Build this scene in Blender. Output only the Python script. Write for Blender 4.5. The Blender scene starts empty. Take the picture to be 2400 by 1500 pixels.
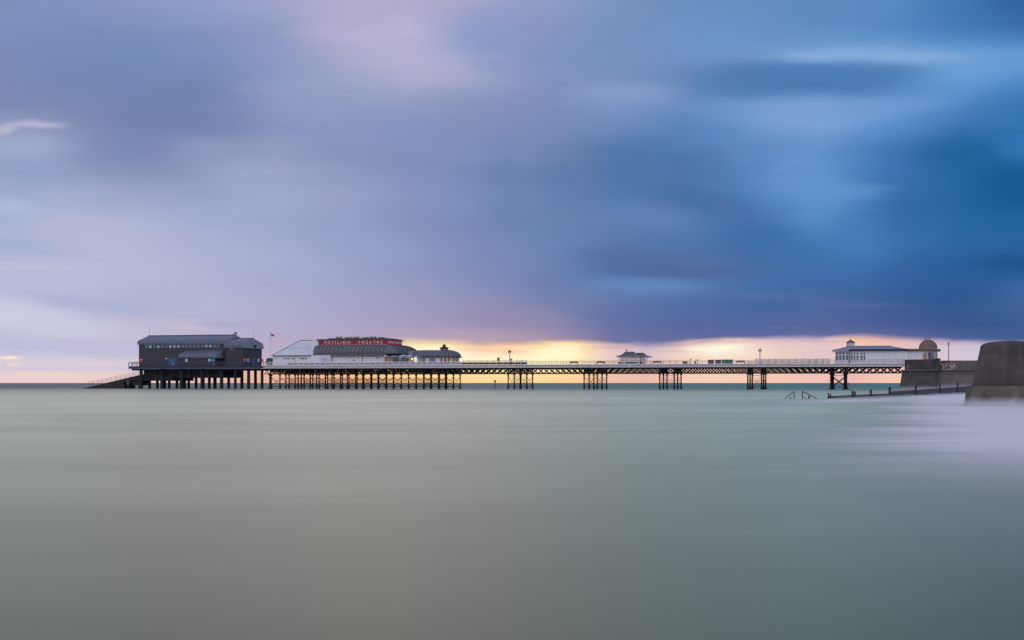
import bpy, math, random
from math import sin, cos, tan, pi, radians, sqrt, atan, atan2, hypot
random.seed(7)
S = bpy.context.scene
C = S.collection

# ------------------------------------------------------------------ camera
F, W0, HOR, EYE = 3200.0, 2400.0, 897.5, 1.74
cam = bpy.data.cameras.new('camera'); camo = bpy.data.objects.new('camera', cam); C.objects.link(camo)
cam.sensor_width = 36; cam.lens = 36 * F / W0
cam.shift_y = (HOR - 750) / W0
cam.clip_start = 0.3; cam.clip_end = 60000
camo.location = (0, 0, EYE); camo.rotation_euler = (pi / 2, 0, 0)
S.camera = camo
S.view_settings.view_transform = 'Standard'; S.view_settings.look = 'None'
S.view_settings.exposure = 0; S.view_settings.gamma = 1
S.cycles.use_denoising = True
S.cycles.max_bounces = 6

# ------------------------------------------------------------------ pier coordinates
D0 = 384.0
TH = atan(878 / F)
cT, sT = cos(TH), sin(TH)
def world(u, v, z=0): return (u * cT + v * sT, D0 - u * sT + v * cT, z)
def U(px, v=0.0):
    t = (px - 1200) / F
    return (t * D0 + v * (t * cT - sT)) / (cT + t * sT)
def Yd(px, v=0.0): return D0 - U(px, v) * sT + v * cT
def Z(py, px, v=0.0): return EYE + (HOR - py) / F * Yd(px, v)

# ------------------------------------------------------------------ sky
def lin(c):
    c = c / 255.0
    return c / 12.92 if c <= 0.04045 else ((c + 0.055) / 1.055) ** 2.4
SKY_ROWS = [0, 60, 100, 130, 155, 190, 220, 245, 300, 350, 400, 460, 520, 570, 620, 645, 670, 720, 760, 785, 803]
SKY_COLS = [i * 160 for i in range(16)]
SKY = [
[(126,144,188),(130,148,193),(138,152,197),(144,157,201),(158,163,202),(176,172,206),(184,176,210),(155,160,202),(140,153,195),(120,148,190),(108,144,192),(102,144,196),(96,142,192),(88,138,192),(66,120,178),(44,94,154)],
[(124,142,187),(124,143,188),(127,146,190),(134,152,196),(148,159,200),(174,171,205),(181,175,208),(146,156,199),(134,150,193),(118,147,191),(110,146,196),(104,146,200),(98,144,198),(88,138,196),(70,122,180),(52,104,164)],
[(124,141,186),(120,139,184),(118,139,184),(126,146,190),(143,156,200),(172,170,204),(178,174,206),(140,154,196),(130,149,193),(117,146,192),(110,147,198),(106,148,202),(106,152,204),(106,154,208),(90,146,202),(74,130,188)],
[(123,140,184),(116,137,182),(115,137,182),(122,143,188),(140,154,198),(166,168,202),(176,174,206),(145,156,198),(128,147,192),(117,146,190),(112,146,196),(112,150,202),(132,168,214),(132,172,218),(116,162,214),(98,152,206)],
[(122,138,182),(115,135,180),(115,136,180),(118,140,184),(139,154,197),(160,166,201),(173,172,205),(146,156,198),(128,147,192),(119,146,191),(108,142,192),(96,138,192),(92,138,190),(94,140,194),(112,160,212),(88,148,204)],
[(122,137,180),(115,134,178),(115,135,178),(117,138,180),(138,154,196),(155,164,200),(168,170,204),(148,158,198),(128,146,190),(122,146,192),(102,138,186),(84,128,182),(76,124,178),(76,124,180),(96,148,204),(72,136,194)],
[(124,137,180),(119,135,178),(117,134,177),(117,137,179),(138,152,194),(150,160,198),(156,163,200),(142,154,195),(127,145,190),(128,152,196),(102,138,188),(92,136,190),(92,142,196),(92,142,196),(90,142,200),(58,124,186)],
[(126,138,180),(124,136,178),(118,134,176),(118,136,178),(138,150,192),(146,156,196),(146,156,196),(136,150,192),(126,144,190),(122,147,194),(102,138,188),(108,150,202),(122,162,212),(108,154,206),(82,136,196),(52,116,178)],
[(150,160,196),(140,148,186),(120,134,178),(120,136,178),(136,148,190),(138,150,192),(136,150,192),(130,146,188),(122,140,186),(108,138,186),(90,130,182),(104,148,202),(118,160,212),(88,140,200),(54,112,172),(50,114,176)],
[(152,168,204),(148,160,198),(124,138,180),(130,142,184),(148,158,196),(136,148,190),(130,146,188),(124,142,186),(112,134,178),(86,122,172),(82,124,178),(94,138,192),(100,146,202),(64,118,178),(36,100,158),(46,114,176)],
[(148,164,200),(146,160,198),(134,146,184),(142,154,192),(156,164,200),(146,156,196),(130,146,188),(118,138,184),(104,130,174),(82,118,168),(76,116,168),(86,134,188),(94,144,200),(62,116,178),(38,102,160),(26,94,150)],
[(158,172,208),(164,174,208),(156,166,202),(152,162,200),(158,168,204),(152,160,200),(136,148,190),(118,138,184),(104,130,178),(84,122,172),(76,116,168),(78,128,182),(92,144,198),(62,116,176),(38,102,162),(28,94,150)],
[(168,180,212),(176,182,212),(174,180,212),(160,170,206),(158,168,204),(150,160,200),(134,148,190),(116,136,182),(104,132,178),(96,128,176),(88,122,172),(66,112,168),(84,138,192),(60,116,178),(44,106,166),(32,98,156)],
[(170,178,210),(176,182,212),(182,184,214),(172,178,212),(162,170,206),(154,162,202),(140,152,194),(124,140,186),(106,132,180),(88,122,172),(80,118,170),(62,108,164),(66,120,178),(60,114,172),(44,104,164),(38,98,156)],
[(178,184,214),(180,186,214),(182,184,214),(176,180,212),(166,172,208),(156,162,202),(144,152,194),(126,140,184),(108,132,180),(80,114,166),(82,112,164),(66,108,164),(64,112,170),(56,104,164),(42,94,152),(34,90,146)],
[(180,187,216),(181,187,215),(180,183,213),(176,180,212),(166,171,207),(158,163,203),(148,154,194),(130,141,185),(108,130,179),(84,120,172),(84,114,166),(68,110,166),(64,108,168),(55,100,160),(42,92,150),(42,94,150)],
[(184,190,218),(182,188,216),(178,182,212),(176,180,212),(166,170,206),(160,164,202),(152,156,194),(134,142,186),(108,128,178),(98,130,180),(86,122,174),(70,110,168),(62,104,162),(54,98,156),(44,90,148),(52,98,156)],
[(194,198,222),(176,180,212),(172,176,208),(180,182,212),(174,176,206),(166,166,202),(158,156,194),(148,145,184),(126,132,174),(96,116,168),(80,110,164),(74,104,162),(82,104,160),(62,92,148),(52,88,144),(64,100,152)],
[(194,198,222),(194,196,220),(190,188,214),(182,180,210),(178,174,204),(172,166,200),(166,158,192),(156,148,182),(138,136,172),(102,114,166),(82,104,158),(82,104,158),(82,102,154),(72,94,150),(54,86,140),(58,92,144)],
[(192,192,218),(200,196,218),(196,190,212),(186,180,208),(180,172,202),(176,166,196),(176,160,186),(180,160,182),(160,144,172),(106,114,164),(94,106,158),(90,104,158),(96,108,158),(92,102,154),(72,96,146),(60,92,142)],
[(188,190,218),(190,190,218),(192,188,214),(190,180,206),(184,172,200),(178,164,190),(180,160,182),(184,160,176),(182,154,170),(110,114,160),(98,108,158),(110,110,160),(118,114,158),(110,106,154),(88,100,150),(70,94,142)],
]
LOW_ROWS = [803, 815, 830, 845, 862, 880, 896]
LOW_COLS = [0,200,400,600,800,900,950,1000,1050,1100,1200,1250,1300,1350,1400,1450,1500,1550,1600,1650,1700,1800,1900,2000,2100,2200,2300,2400]
LOW = [
[(196,194,220),(198,192,218),(188,180,208),(188,172,198),(186,166,190),(230,180,150),(255,222,160),(255,228,155),(255,218,145),(236,186,165),(245,192,145),(252,205,140),(255,225,150),(255,222,150),(245,195,150),(214,180,188),(204,178,192),(195,175,192),(230,192,180),(244,206,184),(250,208,180),(236,202,192),(226,194,194),(248,198,165),(240,186,165),(220,190,194),(198,184,204),(185,176,200)],
[(198,196,222),(200,196,220),(192,186,212),(190,176,200),(190,170,190),(250,205,160),(255,236,176),(255,242,185),(255,240,180),(252,210,160),(252,212,165),(253,218,160),(255,240,180),(255,238,175),(250,210,165),(220,190,188),(212,190,195),(214,192,195),(244,210,185),(255,236,195),(255,245,210),(240,206,188),(230,198,192),(240,198,180),(232,194,184),(224,198,200),(210,196,208),(200,190,206)],
[(206,200,222),(208,202,220),(200,192,212),(200,180,196),(205,175,175),(255,225,175),(255,240,190),(255,248,205),(255,246,200),(253,224,178),(254,226,178),(255,235,180),(255,248,195),(255,240,180),(252,212,168),(222,192,188),(216,192,192),(222,196,190),(246,212,188),(255,236,196),(255,236,190),(246,208,180),(230,198,190),(228,194,188),(226,194,190),(220,198,202),(212,200,210),(206,196,210)],
[(220,206,216),(220,208,216),(212,200,212),(214,182,182),(225,180,160),(255,218,165),(255,236,180),(255,244,195),(255,244,195),(255,238,190),(255,240,190),(255,240,185),(255,244,185),(255,230,170),(250,208,168),(226,192,184),(222,190,186),(226,190,182),(244,206,180),(252,220,182),(252,212,176),(248,206,178),(236,198,184),(228,190,182),(226,190,186),(224,196,196),(214,200,206),(208,198,208)],
[(212,200,214),(214,202,214),(208,196,208),(222,180,170),(240,185,145),(255,215,150),(255,222,155),(255,228,160),(255,230,165),(255,232,170),(255,234,170),(255,236,170),(255,236,170),(255,224,160),(250,206,160),(234,194,172),(230,188,172),(236,190,170),(248,202,172),(250,206,172),(250,204,170),(248,200,170),(242,196,176),(236,190,176),(240,194,170),(232,192,180),(216,198,200),(210,196,204)],
[(232,208,204),(236,210,200),(228,202,200),(234,180,152),(246,186,138),(255,205,140),(255,212,142),(255,216,146),(255,218,150),(255,222,155),(255,224,155),(255,224,155),(255,222,155),(255,214,150),(250,202,155),(242,194,166),(242,188,165),(244,190,165),(250,204,172),(252,208,174),(252,208,172),(250,202,168),(246,196,170),(240,186,170),(252,204,168),(240,194,172),(220,194,194),(214,194,200)],
[(234,204,198),(238,206,196),(230,198,192),(236,180,152),(244,182,135),(252,196,132),(252,200,132),(253,204,136),(254,210,142),(255,216,150),(255,218,150),(254,216,150),(252,214,150),(252,206,148),(248,196,150),(242,190,160),(242,184,162),(246,190,165),(250,204,175),(252,208,178),(252,208,175),(250,202,170),(246,196,172),(242,188,172),(250,204,172),(240,194,172),(220,194,194),(214,194,200)],
]
BASE = [(0,826),(200,836),(400,838),(600,838),(780,828),(900,802),(950,798),(1000,799),(1060,803),(1110,808),(1160,807),(1220,803),(1300,801),(1380,801),(1450,806),(1500,810),(1550,813),(1600,804),(1700,795),(1780,791),(1850,793),(1900,794),(1960,790),(2020,789),(2100,793),(2200,797),(2300,800),(2400,804)]
BANKS = [
(1930,188,260,40,0,(76,124,179),.75,.25), (1750,196,150,30,-8,(82,126,180),.5,.1), (1930,130,80,17,-3,(134,170,218),.75,.0), (2145,131,110,14,-1,(134,171,219),.7,.0),
(1870,265,150,42,0,(124,160,212),.8,.1), (2060,250,170,22,-6,(112,154,208),.6,.0), (2290,165,170,45,-14,(106,158,212),.6,.0), (2240,62,220,40,-3,(66,116,176),.3,.0),
(1880,425,110,46,6,(98,146,200),.75,.0), (1968,478,110,50,8,(94,144,202),.75,.0), (2010,555,80,90,-8,(72,128,186),.6,.0), (1560,385,150,62,10,(78,116,170),.6,.0),
(1664,478,130,40,14,(70,110,164),.75,.1), (1340,432,100,40,5,(92,122,172),.5,.0), (1500,502,120,48,10,(98,132,186),.6,.0), (1790,545,95,28,4,(56,106,162),.75,.0),
(1862,592,75,28,0,(60,110,166),.5,.0), (1575,614,200,30,6,(80,110,158),.75,.2), (1600,634,190,13,1,(76,102,152),.6,.2), (1530,668,140,20,2,(100,138,190),.75,.0),
(2268,362,115,46,-6,(32,96,152),.7,.0), (2385,440,90,70,0,(20,88,144),.8,.0), (2396,345,55,36,0,(48,116,178),.7,.0), (2390,617,80,24,0,(30,80,132),.7,.0),
(2402,690,50,28,0,(66,104,162),.8,.0), (2200,694,110,28,0,(42,90,144),.6,.0), (1770,686,130,8,3,(88,112,168),.6,.0), (1990,709,140,8,2,(88,106,160),.6,.0),
(1815,712,110,18,2,(58,102,158),.6,.0), (1480,214,120,28,4,(134,158,204),.7,.0), (1490,745,140,12,2,(86,114,170),.6,.0), (1845,386,55,11,-10,(104,150,206),.6,.0),
(1990,452,90,20,-2,(100,149,205),.5,.0), (1640,322,120,30,-12,(86,132,188),.5,.0), (2110,505,110,50,0,(46,104,164),.5,.0),
(360,250,220,105,0,(113,133,178),.6,.0), (290,345,130,52,-12,(121,137,181),.6,.0), (350,402,120,22,8,(136,149,187),.6,.0), (850,78,140,36,2,(186,179,213),.75,.0),
(970,150,160,34,6,(178,176,208),.75,.0), (700,214,160,22,2,(148,158,197),.6,.0), (1160,80,100,42,0,(138,156,202),.6,.0), (1080,128,120,7,0,(160,166,206),.4,.0), (940,20,220,16,-4,(180,174,206),.5,.0),
(60,345,75,32,0,(160,174,210),.7,.0), (78,402,85,24,4,(146,162,202),.6,.0), (24,492,60,24,0,(180,192,222),.7,.0), (50,574,80,17,4,(162,176,211),.7,.0),
(84,622,120,13,1,(192,195,219),.7,.0), (215,556,130,50,10,(186,188,216),.6,.0), (350,640,170,26,3,(182,188,216),.5,.0), (40,742,210,36,9,(203,205,226),.85,.2),
(190,706,190,14,9,(170,176,210),.6,.0), (440,766,80,9,6,(204,188,208),.7,.0), (330,748,150,7,1,(190,184,212),.6,.0), (530,760,70,12,0,(168,168,200),.6,.0),
(510,348,120,40,4,(148,159,197),.6,.0), (590,420,140,50,16,(158,167,206),.6,.0), (1182,430,55,120,0,(106,132,182),.6,.0), (800,560,150,50,12,(148,162,202),.5,.0),
(1190,748,140,26,2,(150,138,176),.6,.0), (950,300,140,40,10,(128,146,190),.5,.0), (620,610,160,50,10,(164,174,210),.4,.0), (1010,460,120,60,20,(128,146,192),.4,.0),
(100,286,60,10,2,(190,188,217),.75,.0), (45,287,40,9,-14,(182,182,212),.55,.0), (5,302,34,9,-20,(196,190,210),.7,.0),
(1112,818,70,6,0,(248,200,166),.75,.0), (1195,823,55,7,1,(250,204,170),.7,.0), (1150,838,80,6,0,(255,244,204),.7,.0), (1012,828,75,17,0,(255,250,214),.8,.0), (1075,843,50,6,0,(255,248,210),.6,.0),
(1312,828,52,24,0,(255,251,210),.85,.0), (1262,812,28,6,0,(252,206,160),.5,.0), (1385,818,30,14,0,(250,206,160),.6,.0), (1430,812,50,9,0,(222,186,186),.6,.0), (1640,820,45,9,-4,(255,246,214),.8,.0),
(1708,815,52,8,-4,(255,250,222),.85,.0), (1650,838,70,6,0,(250,218,190),.6,.0), (1800,815,60,7,0,(234,200,192),.5,.0), (1880,805,90,7,2,(222,192,196),.5,.0), (1620,800,60,4,-6,(232,196,184),.4,.0),
(1450,814,60,4,0,(186,168,190),.6,.0), (1560,823,80,4,1,(204,182,188),.6,.0), (1905,801,90,4,1,(196,172,192),.6,.0), (2060,799,80,4,1,(222,178,176),.6,.0), (1720,801,60,3,0,(214,182,186),.6,.0), (1250,806,50,3,0,(214,170,160),.6,.0), (1340,800,70,3,0,(205,165,165),.5,.0), (2240,806,80,5,1,(190,172,194),.5,.0),
(24,839,28,5,0,(255,234,208),.9,.0), (32,856,16,4,0,(250,218,200),.8,.0), (60,874,28,5,0,(253,214,184),.6,.0), (238,853,24,4,0,(234,210,208),.6,.0), (130,876,60,4,0,(250,216,190),.5,.0),
(110,846,90,5,0,(206,202,218),.6,.0), (180,866,120,4,0,(206,198,214),.5,.0), (2290,820,80,6,0,(200,188,208),.5,.0),
]
BACK = (182, 182, 202)                       # the unseen sky behind the camera
SUN_EL, SUN_AZ = radians(4.0), atan((1330 - 1200) / F)

class NT:
    def __init__(s, nt): s.nt = nt; s.n = nt.nodes; s.l = nt.links
    def node(s, t, **k):
        n = s.n.new(t)
        for a, b in k.items(): setattr(n, a, b)
        return n
    def put(s, sock, v):
        if isinstance(v, bpy.types.NodeSocket): s.l.new(v, sock)
        else: sock.default_value = v
    def m(s, op, *a, clamp=False):
        n = s.node('ShaderNodeMath', operation=op, use_clamp=clamp)
        for i, x in enumerate(a): s.put(n.inputs[i], x)
        return n.outputs[0]
    def mix(s, f, a, b):
        n = s.node('ShaderNodeMix', data_type='RGBA')
        s.put(n.inputs[0], f); s.put(n.inputs[6], a if isinstance(a, bpy.types.NodeSocket) else tuple(a)[:3] + (1,))
        s.put(n.inputs[7], b if isinstance(b, bpy.types.NodeSocket) else tuple(b)[:3] + (1,))
        return n.outputs[2]
    def rng(s, x, a, b, c=0.0, d=1.0, smooth=False):
        n = s.node('ShaderNodeMapRange'); n.interpolation_type = 'SMOOTHSTEP' if smooth else 'LINEAR'
        for i, v in zip((0, 1, 2, 3, 4), (x, a, b, c, d)): s.put(n.inputs[i], v)
        return n.outputs[0]
    def ramp(s, x, stops, mode='LINEAR'):
        n = s.node('ShaderNodeValToRGB'); cr = n.color_ramp; cr.interpolation = mode
        while len(cr.elements) > 1: cr.elements.remove(cr.elements[-1])
        for i, (p, col) in enumerate(stops):
            e = cr.elements[0] if i == 0 else cr.elements.new(p)
            e.position = p; e.color = tuple(col)[:3] + (1,)
        s.put(n.inputs[0], x)
        return n.outputs[0]
    def noise(s, vec, scale, detail=3, rough=0.5, dist=0.0):
        n = s.node('ShaderNodeTexNoise'); s.put(n.inputs['Vector'], vec)
        n.inputs['Scale'].default_value = scale; n.inputs['Detail'].default_value = detail
        n.inputs['Roughness'].default_value = rough; n.inputs['Distortion'].default_value = dist
        return n.outputs[0]
    def scl(s, vec, k):
        n = s.node('ShaderNodeMapping'); s.put(n.inputs[0], vec); n.inputs['Scale'].default_value = k
        return n.outputs[0]

world_ = bpy.data.worlds.new('World'); S.world = world_; world_.use_nodes = True
for _r in LOW[:4]:
    for _i, _c in enumerate(_r):
        if _c[0] >= 252: _r[_i] = (255, min(255, _c[1] + 4), min(235, _c[2] + 16))
for _k, _r in enumerate(LOW):
    for _i in range(len(_r)):
        _c = _r[_i]
        _r[_i] = (_c[0] - 5, _c[1], _c[2] + 11) if _i >= 14 else (_c[0], _c[1], _c[2] + (6 if _k > 3 else 0))
def build_sky():
    t = NT(world_.node_tree); t.n.clear()
    g = t.node('ShaderNodeTexCoord').outputs['Generated']
    sx = t.node('ShaderNodeSeparateXYZ'); t.put(sx.inputs[0], g)
    X, Y, Zc = sx.outputs
    hyp = t.m('SQRT', t.m('ADD', t.m('MULTIPLY', X, X), t.m('MULTIPLY', Y, Y)))
    hyp = t.m('MAXIMUM', hyp, 1e-4)
    az = t.m('ARCTAN2', X, Y)
    # streaky cloud texture that bends the coordinates, so that nothing follows the grid
    cmb = t.node('ShaderNodeCombineXYZ')
    t.put(cmb.inputs[0], az)
    el = t.m('DIVIDE', Zc, t.m('MAXIMUM', t.m('ABSOLUTE', Y), t.m('MULTIPLY', hyp, 0.92)))
    t.put(cmb.inputs[1], t.m('MULTIPLY', el, 5.0))
    n1 = t.noise(cmb.outputs[0], 5.0, 3, 0.5, 0.3)
    n2 = t.noise(cmb.outputs[0], 9.0, 2, 0.5)
    hi = t.rng(el, 0.03, 0.12)
    azw = t.m('ADD', az, t.m('MULTIPLY', t.m('SUBTRACT', n1, 0.5), t.m('MULTIPLY', hi, 0.018)))
    PYr = t.m('SUBTRACT', HOR, t.m('MULTIPLY', el, F))                   # elevation, in picture-row units
    PY = t.m('ADD', PYr, t.m('MULTIPLY', t.m('SUBTRACT', n2, 0.5), t.m('MULTIPLY', hi, 12.0)))
    def pos(px): return 0.5 + atan((px - 1200) / F) / (2 * pi)
    s_up = t.m('ADD', 0.5, t.m('DIVIDE', azw, 2 * pi))
    s_lo = t.m('ADD', 0.5, t.m('DIVIDE', az, 2 * pi))
    bk = tuple(lin(c) for c in BACK)
    def row(cols, vals, s, mode):
        st = [(0.0, bk), (0.28, bk)]
        st += [(pos(cx), tuple(lin(c) for c in v)) for cx, v in zip(cols, vals)]
        a, b = st[-1][1], bk
        st += [(0.62, tuple(0.6 * p + 0.4 * q for p, q in zip(a, b))), (1.0, bk)]
        return t.ramp(s, st, mode)
    def stack(rows, cols, table, s, y):
        out = None
        for i, r in enumerate(rows):
            c = row(cols, table[i], s, 'LINEAR')
            out = c if out is None else t.mix(t.rng(y, rows[i - 1], r), out, c)
        return out
    up = stack(SKY_ROWS, SKY_COLS, SKY, s_up, PY)
    lo = stack(LOW_ROWS, LOW_COLS, LOW, s_lo, PYr)
    base = [(0.0, 0.5), (0.3, 0.5)] + [(pos(x), (y - 700) / 200) for x, y in BASE] + [(1.0, 0.55)]
    bs = t.ramp(s_lo, [(p, (v, v, v)) for p, v in base], 'LINEAR')
    by = t.m('ADD', 700.0, t.m('MULTIPLY', bs, 200.0))
    by = t.m('ADD', by, t.m('MULTIPLY', t.m('SUBTRACT', n1, 0.5), 7.0))
    by = t.m('ADD', by, t.m('MULTIPLY', t.m('SUBTRACT', t.noise(t.scl(cmb.outputs[0], (1, .3, 1)), 30.0, 4, 0.6), 0.5), 17.0))
    soft = t.m('ADD', t.rng(az, -0.12, -0.05, 13.0, 5.0), t.m('MULTIPLY', t.rng(t.noise(t.scl(cmb.outputs[0], (1, .05, 1)), 14.0, 2, .5), .35, .65), 11.0))
    f = t.rng(t.m('DIVIDE', t.m('SUBTRACT', PYr, by), soft), -1.0, 1.0, 0.0, 1.0, True)
    col = t.mix(f, up, lo)
    # single banks, gaps and streaks of the cloud sheet: centre, half sizes, tilt, colour, strength, hardness of the edge
    pv = t.node('ShaderNodeCombineXYZ')
    wob = t.noise(t.scl(cmb.outputs[0], (1, 1, 1)), 12.0, 3, 0.55)
    wv = t.m('SUBTRACT', wob, 0.5)
    wh = t.rng(el, 0.02, 0.08, 0.12, 1.0)
    t.put(pv.inputs[0], t.m('ADD', t.m('MULTIPLY', az, F / 100), t.m('MULTIPLY', t.m('MULTIPLY', wv, wh), 1.1)))
    t.put(pv.inputs[1], t.m('ADD', t.m('DIVIDE', PYr, 100.0), t.m('MULTIPLY', t.m('MULTIPLY', t.m('SUBTRACT', n1, 0.5), wh), 0.55)))
    for (px, py, rx, ry, rot, c, k, hard) in BANKS:
        mp = t.node('ShaderNodeMapping'); mp.vector_type = 'TEXTURE'
        ch = t.node('ShaderNodeVectorMath', operation='MULTIPLY_ADD')      # chains the banks one after another
        t.put(ch.inputs[0], col); ch.inputs[1].default_value = (1e-7,) * 3; t.put(ch.inputs[2], pv.outputs[0]); t.put(mp.inputs[0], ch.outputs[0])
        mp.inputs['Location'].default_value = (atan((px - 1200) / F) * F / 100, py / 100, 0)
        mp.inputs['Rotation'].default_value = (0, 0, radians(rot)); mp.inputs['Scale'].default_value = (rx * 1.45 / 100, ry * 1.45 / 100, 1)
        ln = t.node('ShaderNodeVectorMath', operation='LENGTH'); t.put(ln.inputs[0], mp.outputs[0])
        col = t.mix(t.rng(ln.outputs['Value'], hard, 1.0, k, 0.0, True), col, tuple(lin(q) for q in c))
    # fine grain of the cloud sheet
    n3 = t.noise(t.scl(cmb.outputs[0], (1, 0.7, 1)), 8.0, 4, 0.55)
    gain = t.m('ADD', 1.0, t.m('MULTIPLY', t.m('SUBTRACT', n3, 0.5), t.m('MULTIPLY', hi, 0.26)))
    # unseen sky behind and beside the camera, brightened to light the white walls
    side = t.rng(t.m('ABSOLUTE', az), 0.6, 1.8, 1.0, BACK_GAIN, True)
    zen = t.rng(el, 0.32, 0.9, 0.0, 1.0, True)
    gain = t.m('MULTIPLY', gain, side)
    vm = t.node('ShaderNodeVectorMath', operation='SCALE'); t.put(vm.inputs[0], col); t.put(vm.inputs[3], gain)
    sky = t.node('ShaderNodeTexSky', sky_type='NISHITA'); sky.sun_disc = False
    sky.sun_elevation = SUN_EL; sky.sun_rotation = SUN_AZ
    vs = t.node('ShaderNodeVectorMath', operation='SCALE'); t.put(vs.inputs[0], sky.outputs[0]); vs.inputs[3].default_value = 0.05
    tot = t.mix(0.998, vs.outputs[0], vm.outputs[0])
    bg = t.node('ShaderNodeBackground'); t.put(bg.inputs[0], tot); bg.inputs[1].default_value = 1.0
    o = t.node('ShaderNodeOutputWorld'); t.l.new(bg.outputs[0], o.inputs[0])
BACK_GAIN = 2.1
build_sky()
world_.cycles.sampling_method = 'MANUAL'; world_.cycles.sample_map_resolution = 1024

sl = bpy.data.lights.new('sun', 'SUN'); sl.energy = 0.06; sl.angle = radians(66); sl.color = (1.0, 0.78, 0.55)
so = bpy.data.objects.new('sun', sl); C.objects.link(so)
so.rotation_euler = (pi / 2 - SUN_EL, 0, pi - SUN_AZ)      # light comes from behind the pier
so.location = (0, 0, 50)

# ------------------------------------------------------------------ materials
def mat(name, col, rough=0.6, var=0.18, scale=1.0, metal=0.0, stretch=(1, 1, 1), col2=None, bump=0.0, spec=0.5):
    m = bpy.data.materials.new(name); m.use_nodes = True; t = NT(m.node_tree); t.n.clear()
    p = t.node('ShaderNodeBsdfPrincipled'); o = t.node('ShaderNodeOutputMaterial'); t.l.new(p.outputs[0], o.inputs[0])
    tc = t.node('ShaderNodeTexCoord').outputs['Object']
    n = t.noise(t.scl(tc, stretch), scale, 5, 0.6)
    c2 = col2 if col2 else tuple(c * (1 - 2 * var) for c in col)
    f = t.rng(n, 0.3, 0.75)
    t.put(p.inputs['Base Color'], t.mix(t.m('MULTIPLY', f, 1.0), col, c2))
    p.inputs['Roughness'].default_value = rough; p.inputs['Metallic'].default_value = metal
    p.inputs['Specular IOR Level'].default_value = spec
    if bump:
        b = t.node('ShaderNodeBump'); b.inputs['Strength'].default_value = bump; b.inputs['Distance'].default_value = 0.05
        t.put(b.inputs['Height'], n); t.l.new(b.outputs[0], p.inputs['Normal'])
    return m
def emis(name, col, k):
    m = mat(name, col, 0.5)
    p = [n for n in m.node_tree.nodes if n.type == 'BSDF_PRINCIPLED'][0]
    p.inputs['Emission Color'].default_value = tuple(col) + (1,); p.inputs['Emission Strength'].default_value = k
    return m
M = {}
M['white'] = mat('white_paint', (0.72, 0.71, 0.72), 0.55, 0.05, 0.5, stretch=(1, 1, .4))
M['cream'] = mat('cream_paint', (0.46, 0.415, 0.37), 0.6, 0.16, 0.35, stretch=(1, 1, .3))
M['cream_dark'] = mat('weathered_cream_paint', (0.26, 0.22, 0.20), 0.7, 0.2, 0.6)
M['iron'] = mat('tarred_iron', (0.012, 0.009, 0.010), 0.7, 0.2, 1.0, spec=0.25)
M['iron_blue'] = mat('dark_pile_paint', (0.018, 0.020, 0.028), 0.65, 0.2, 1.0, spec=0.25)
M['black'] = mat('black_iron', (0.012, 0.012, 0.014), 0.6, 0.1)
M['underside'] = mat('dark_concrete_underside', (0.035, 0.032, 0.032), 0.85, 0.3, 0.4)
M['blue'] = mat('dark_blue_paint', (0.015, 0.055, 0.135), 0.5, 0.15)
M['blue_door'] = mat('blue_door_paint', (0.02, 0.11, 0.26), 0.5, 0.12)
M['timber'] = mat('weathered_timber_cladding', (0.062, 0.056, 0.070), 0.8, 0.22, 1.2, stretch=(.15, .15, 5.5))
M['metal_roof'] = mat('grey_blue_metal_roof', (0.20, 0.22, 0.28), 0.36, 0.12, .5, metal=.6)
M['metal_seam'] = mat('light_roof_seam', (0.20, 0.225, 0.29), 0.45, 0.05, metal=.2)
M['eave'] = mat('eave_sea_reflection', (0.075, 0.085, 0.125), 0.5, 0.1, .5)  # roof metal darkened on the curved eaves: the sea's dark reflection painted in
M['gable'] = mat('grey_gable_sheet', (0.20, 0.22, 0.27), 0.6, 0.06, .4)
M['ridge'] = mat('dark_ridge_cap', (0.05, 0.04, 0.055), 0.6, 0.1)
M['lead'] = mat('lead_grey_roof', (0.105, 0.100, 0.118), 0.6, 0.16, .6, stretch=(1, 1, .4))
M['lead_seam'] = mat('dark_roof_seam', (0.035, 0.034, 0.045), 0.6, 0.1)
M['white_roof'] = mat('white_roof_sheet', (0.50, 0.515, 0.54), 0.55, 0.05, .3)
M['red'] = mat('deep_red_sign', (0.30, 0.008, 0.022), 0.5, 0.06)
M['red_bright'] = mat('red_paint', (0.55, 0.012, 0.03), 0.5, 0.06)
M['letter'] = mat('pale_letter_paint', (0.85, 0.62, 0.60), 0.5, 0.03)
M['glass'] = mat('dark_window_glass', (0.022, 0.035, 0.045), 0.08, 0.1, spec=0.7)
M['glass_teal'] = mat('teal_window_glass', (0.03, 0.10, 0.14), 0.1, 0.2, spec=0.7)
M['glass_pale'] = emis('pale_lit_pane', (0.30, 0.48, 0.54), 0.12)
M['warm'] = emis('warm_lit_pane', (0.75, 0.48, 0.22), 0.15)
M['warm_dim'] = emis('dim_warm_pane', (0.55, 0.25, 0.06), 0.3)
M['lamp_glow'] = emis('lamp_glow', (1.0, 0.62, 0.22), 3.0)
M['spot'] = emis('white_lamp', (0.9, 0.95, 1.0), 0.8)
M['concrete'] = None
M['dome'] = mat('bronzed_dome_sheet', (0.21, 0.135, 0.075), 0.6, 0.25, 1.4, stretch=(1, 1, .25), col2=(0.085, 0.07, 0.06))
M['dome_lead'] = mat('slate_blue_dome', (0.085, 0.085, 0.105), 0.55, 0.16, .8)
M['tile'] = mat('grey_shingle', (0.105, 0.098, 0.112), 0.8, 0.3, 3)
M['tile_brown'] = mat('brown_shingle', (0.105, 0.078, 0.08), 0.8, 0.25, 3)
M['navy'] = mat('navy_board', (0.018, 0.020, 0.042), 0.6, 0.1)
M['green'] = mat('green_board', (0.0, 0.15, 0.085), 0.6, 0.1)
M['brown'] = mat('dark_brown_slat', (0.06, 0.025, 0.022), 0.6, 0.2)
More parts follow.
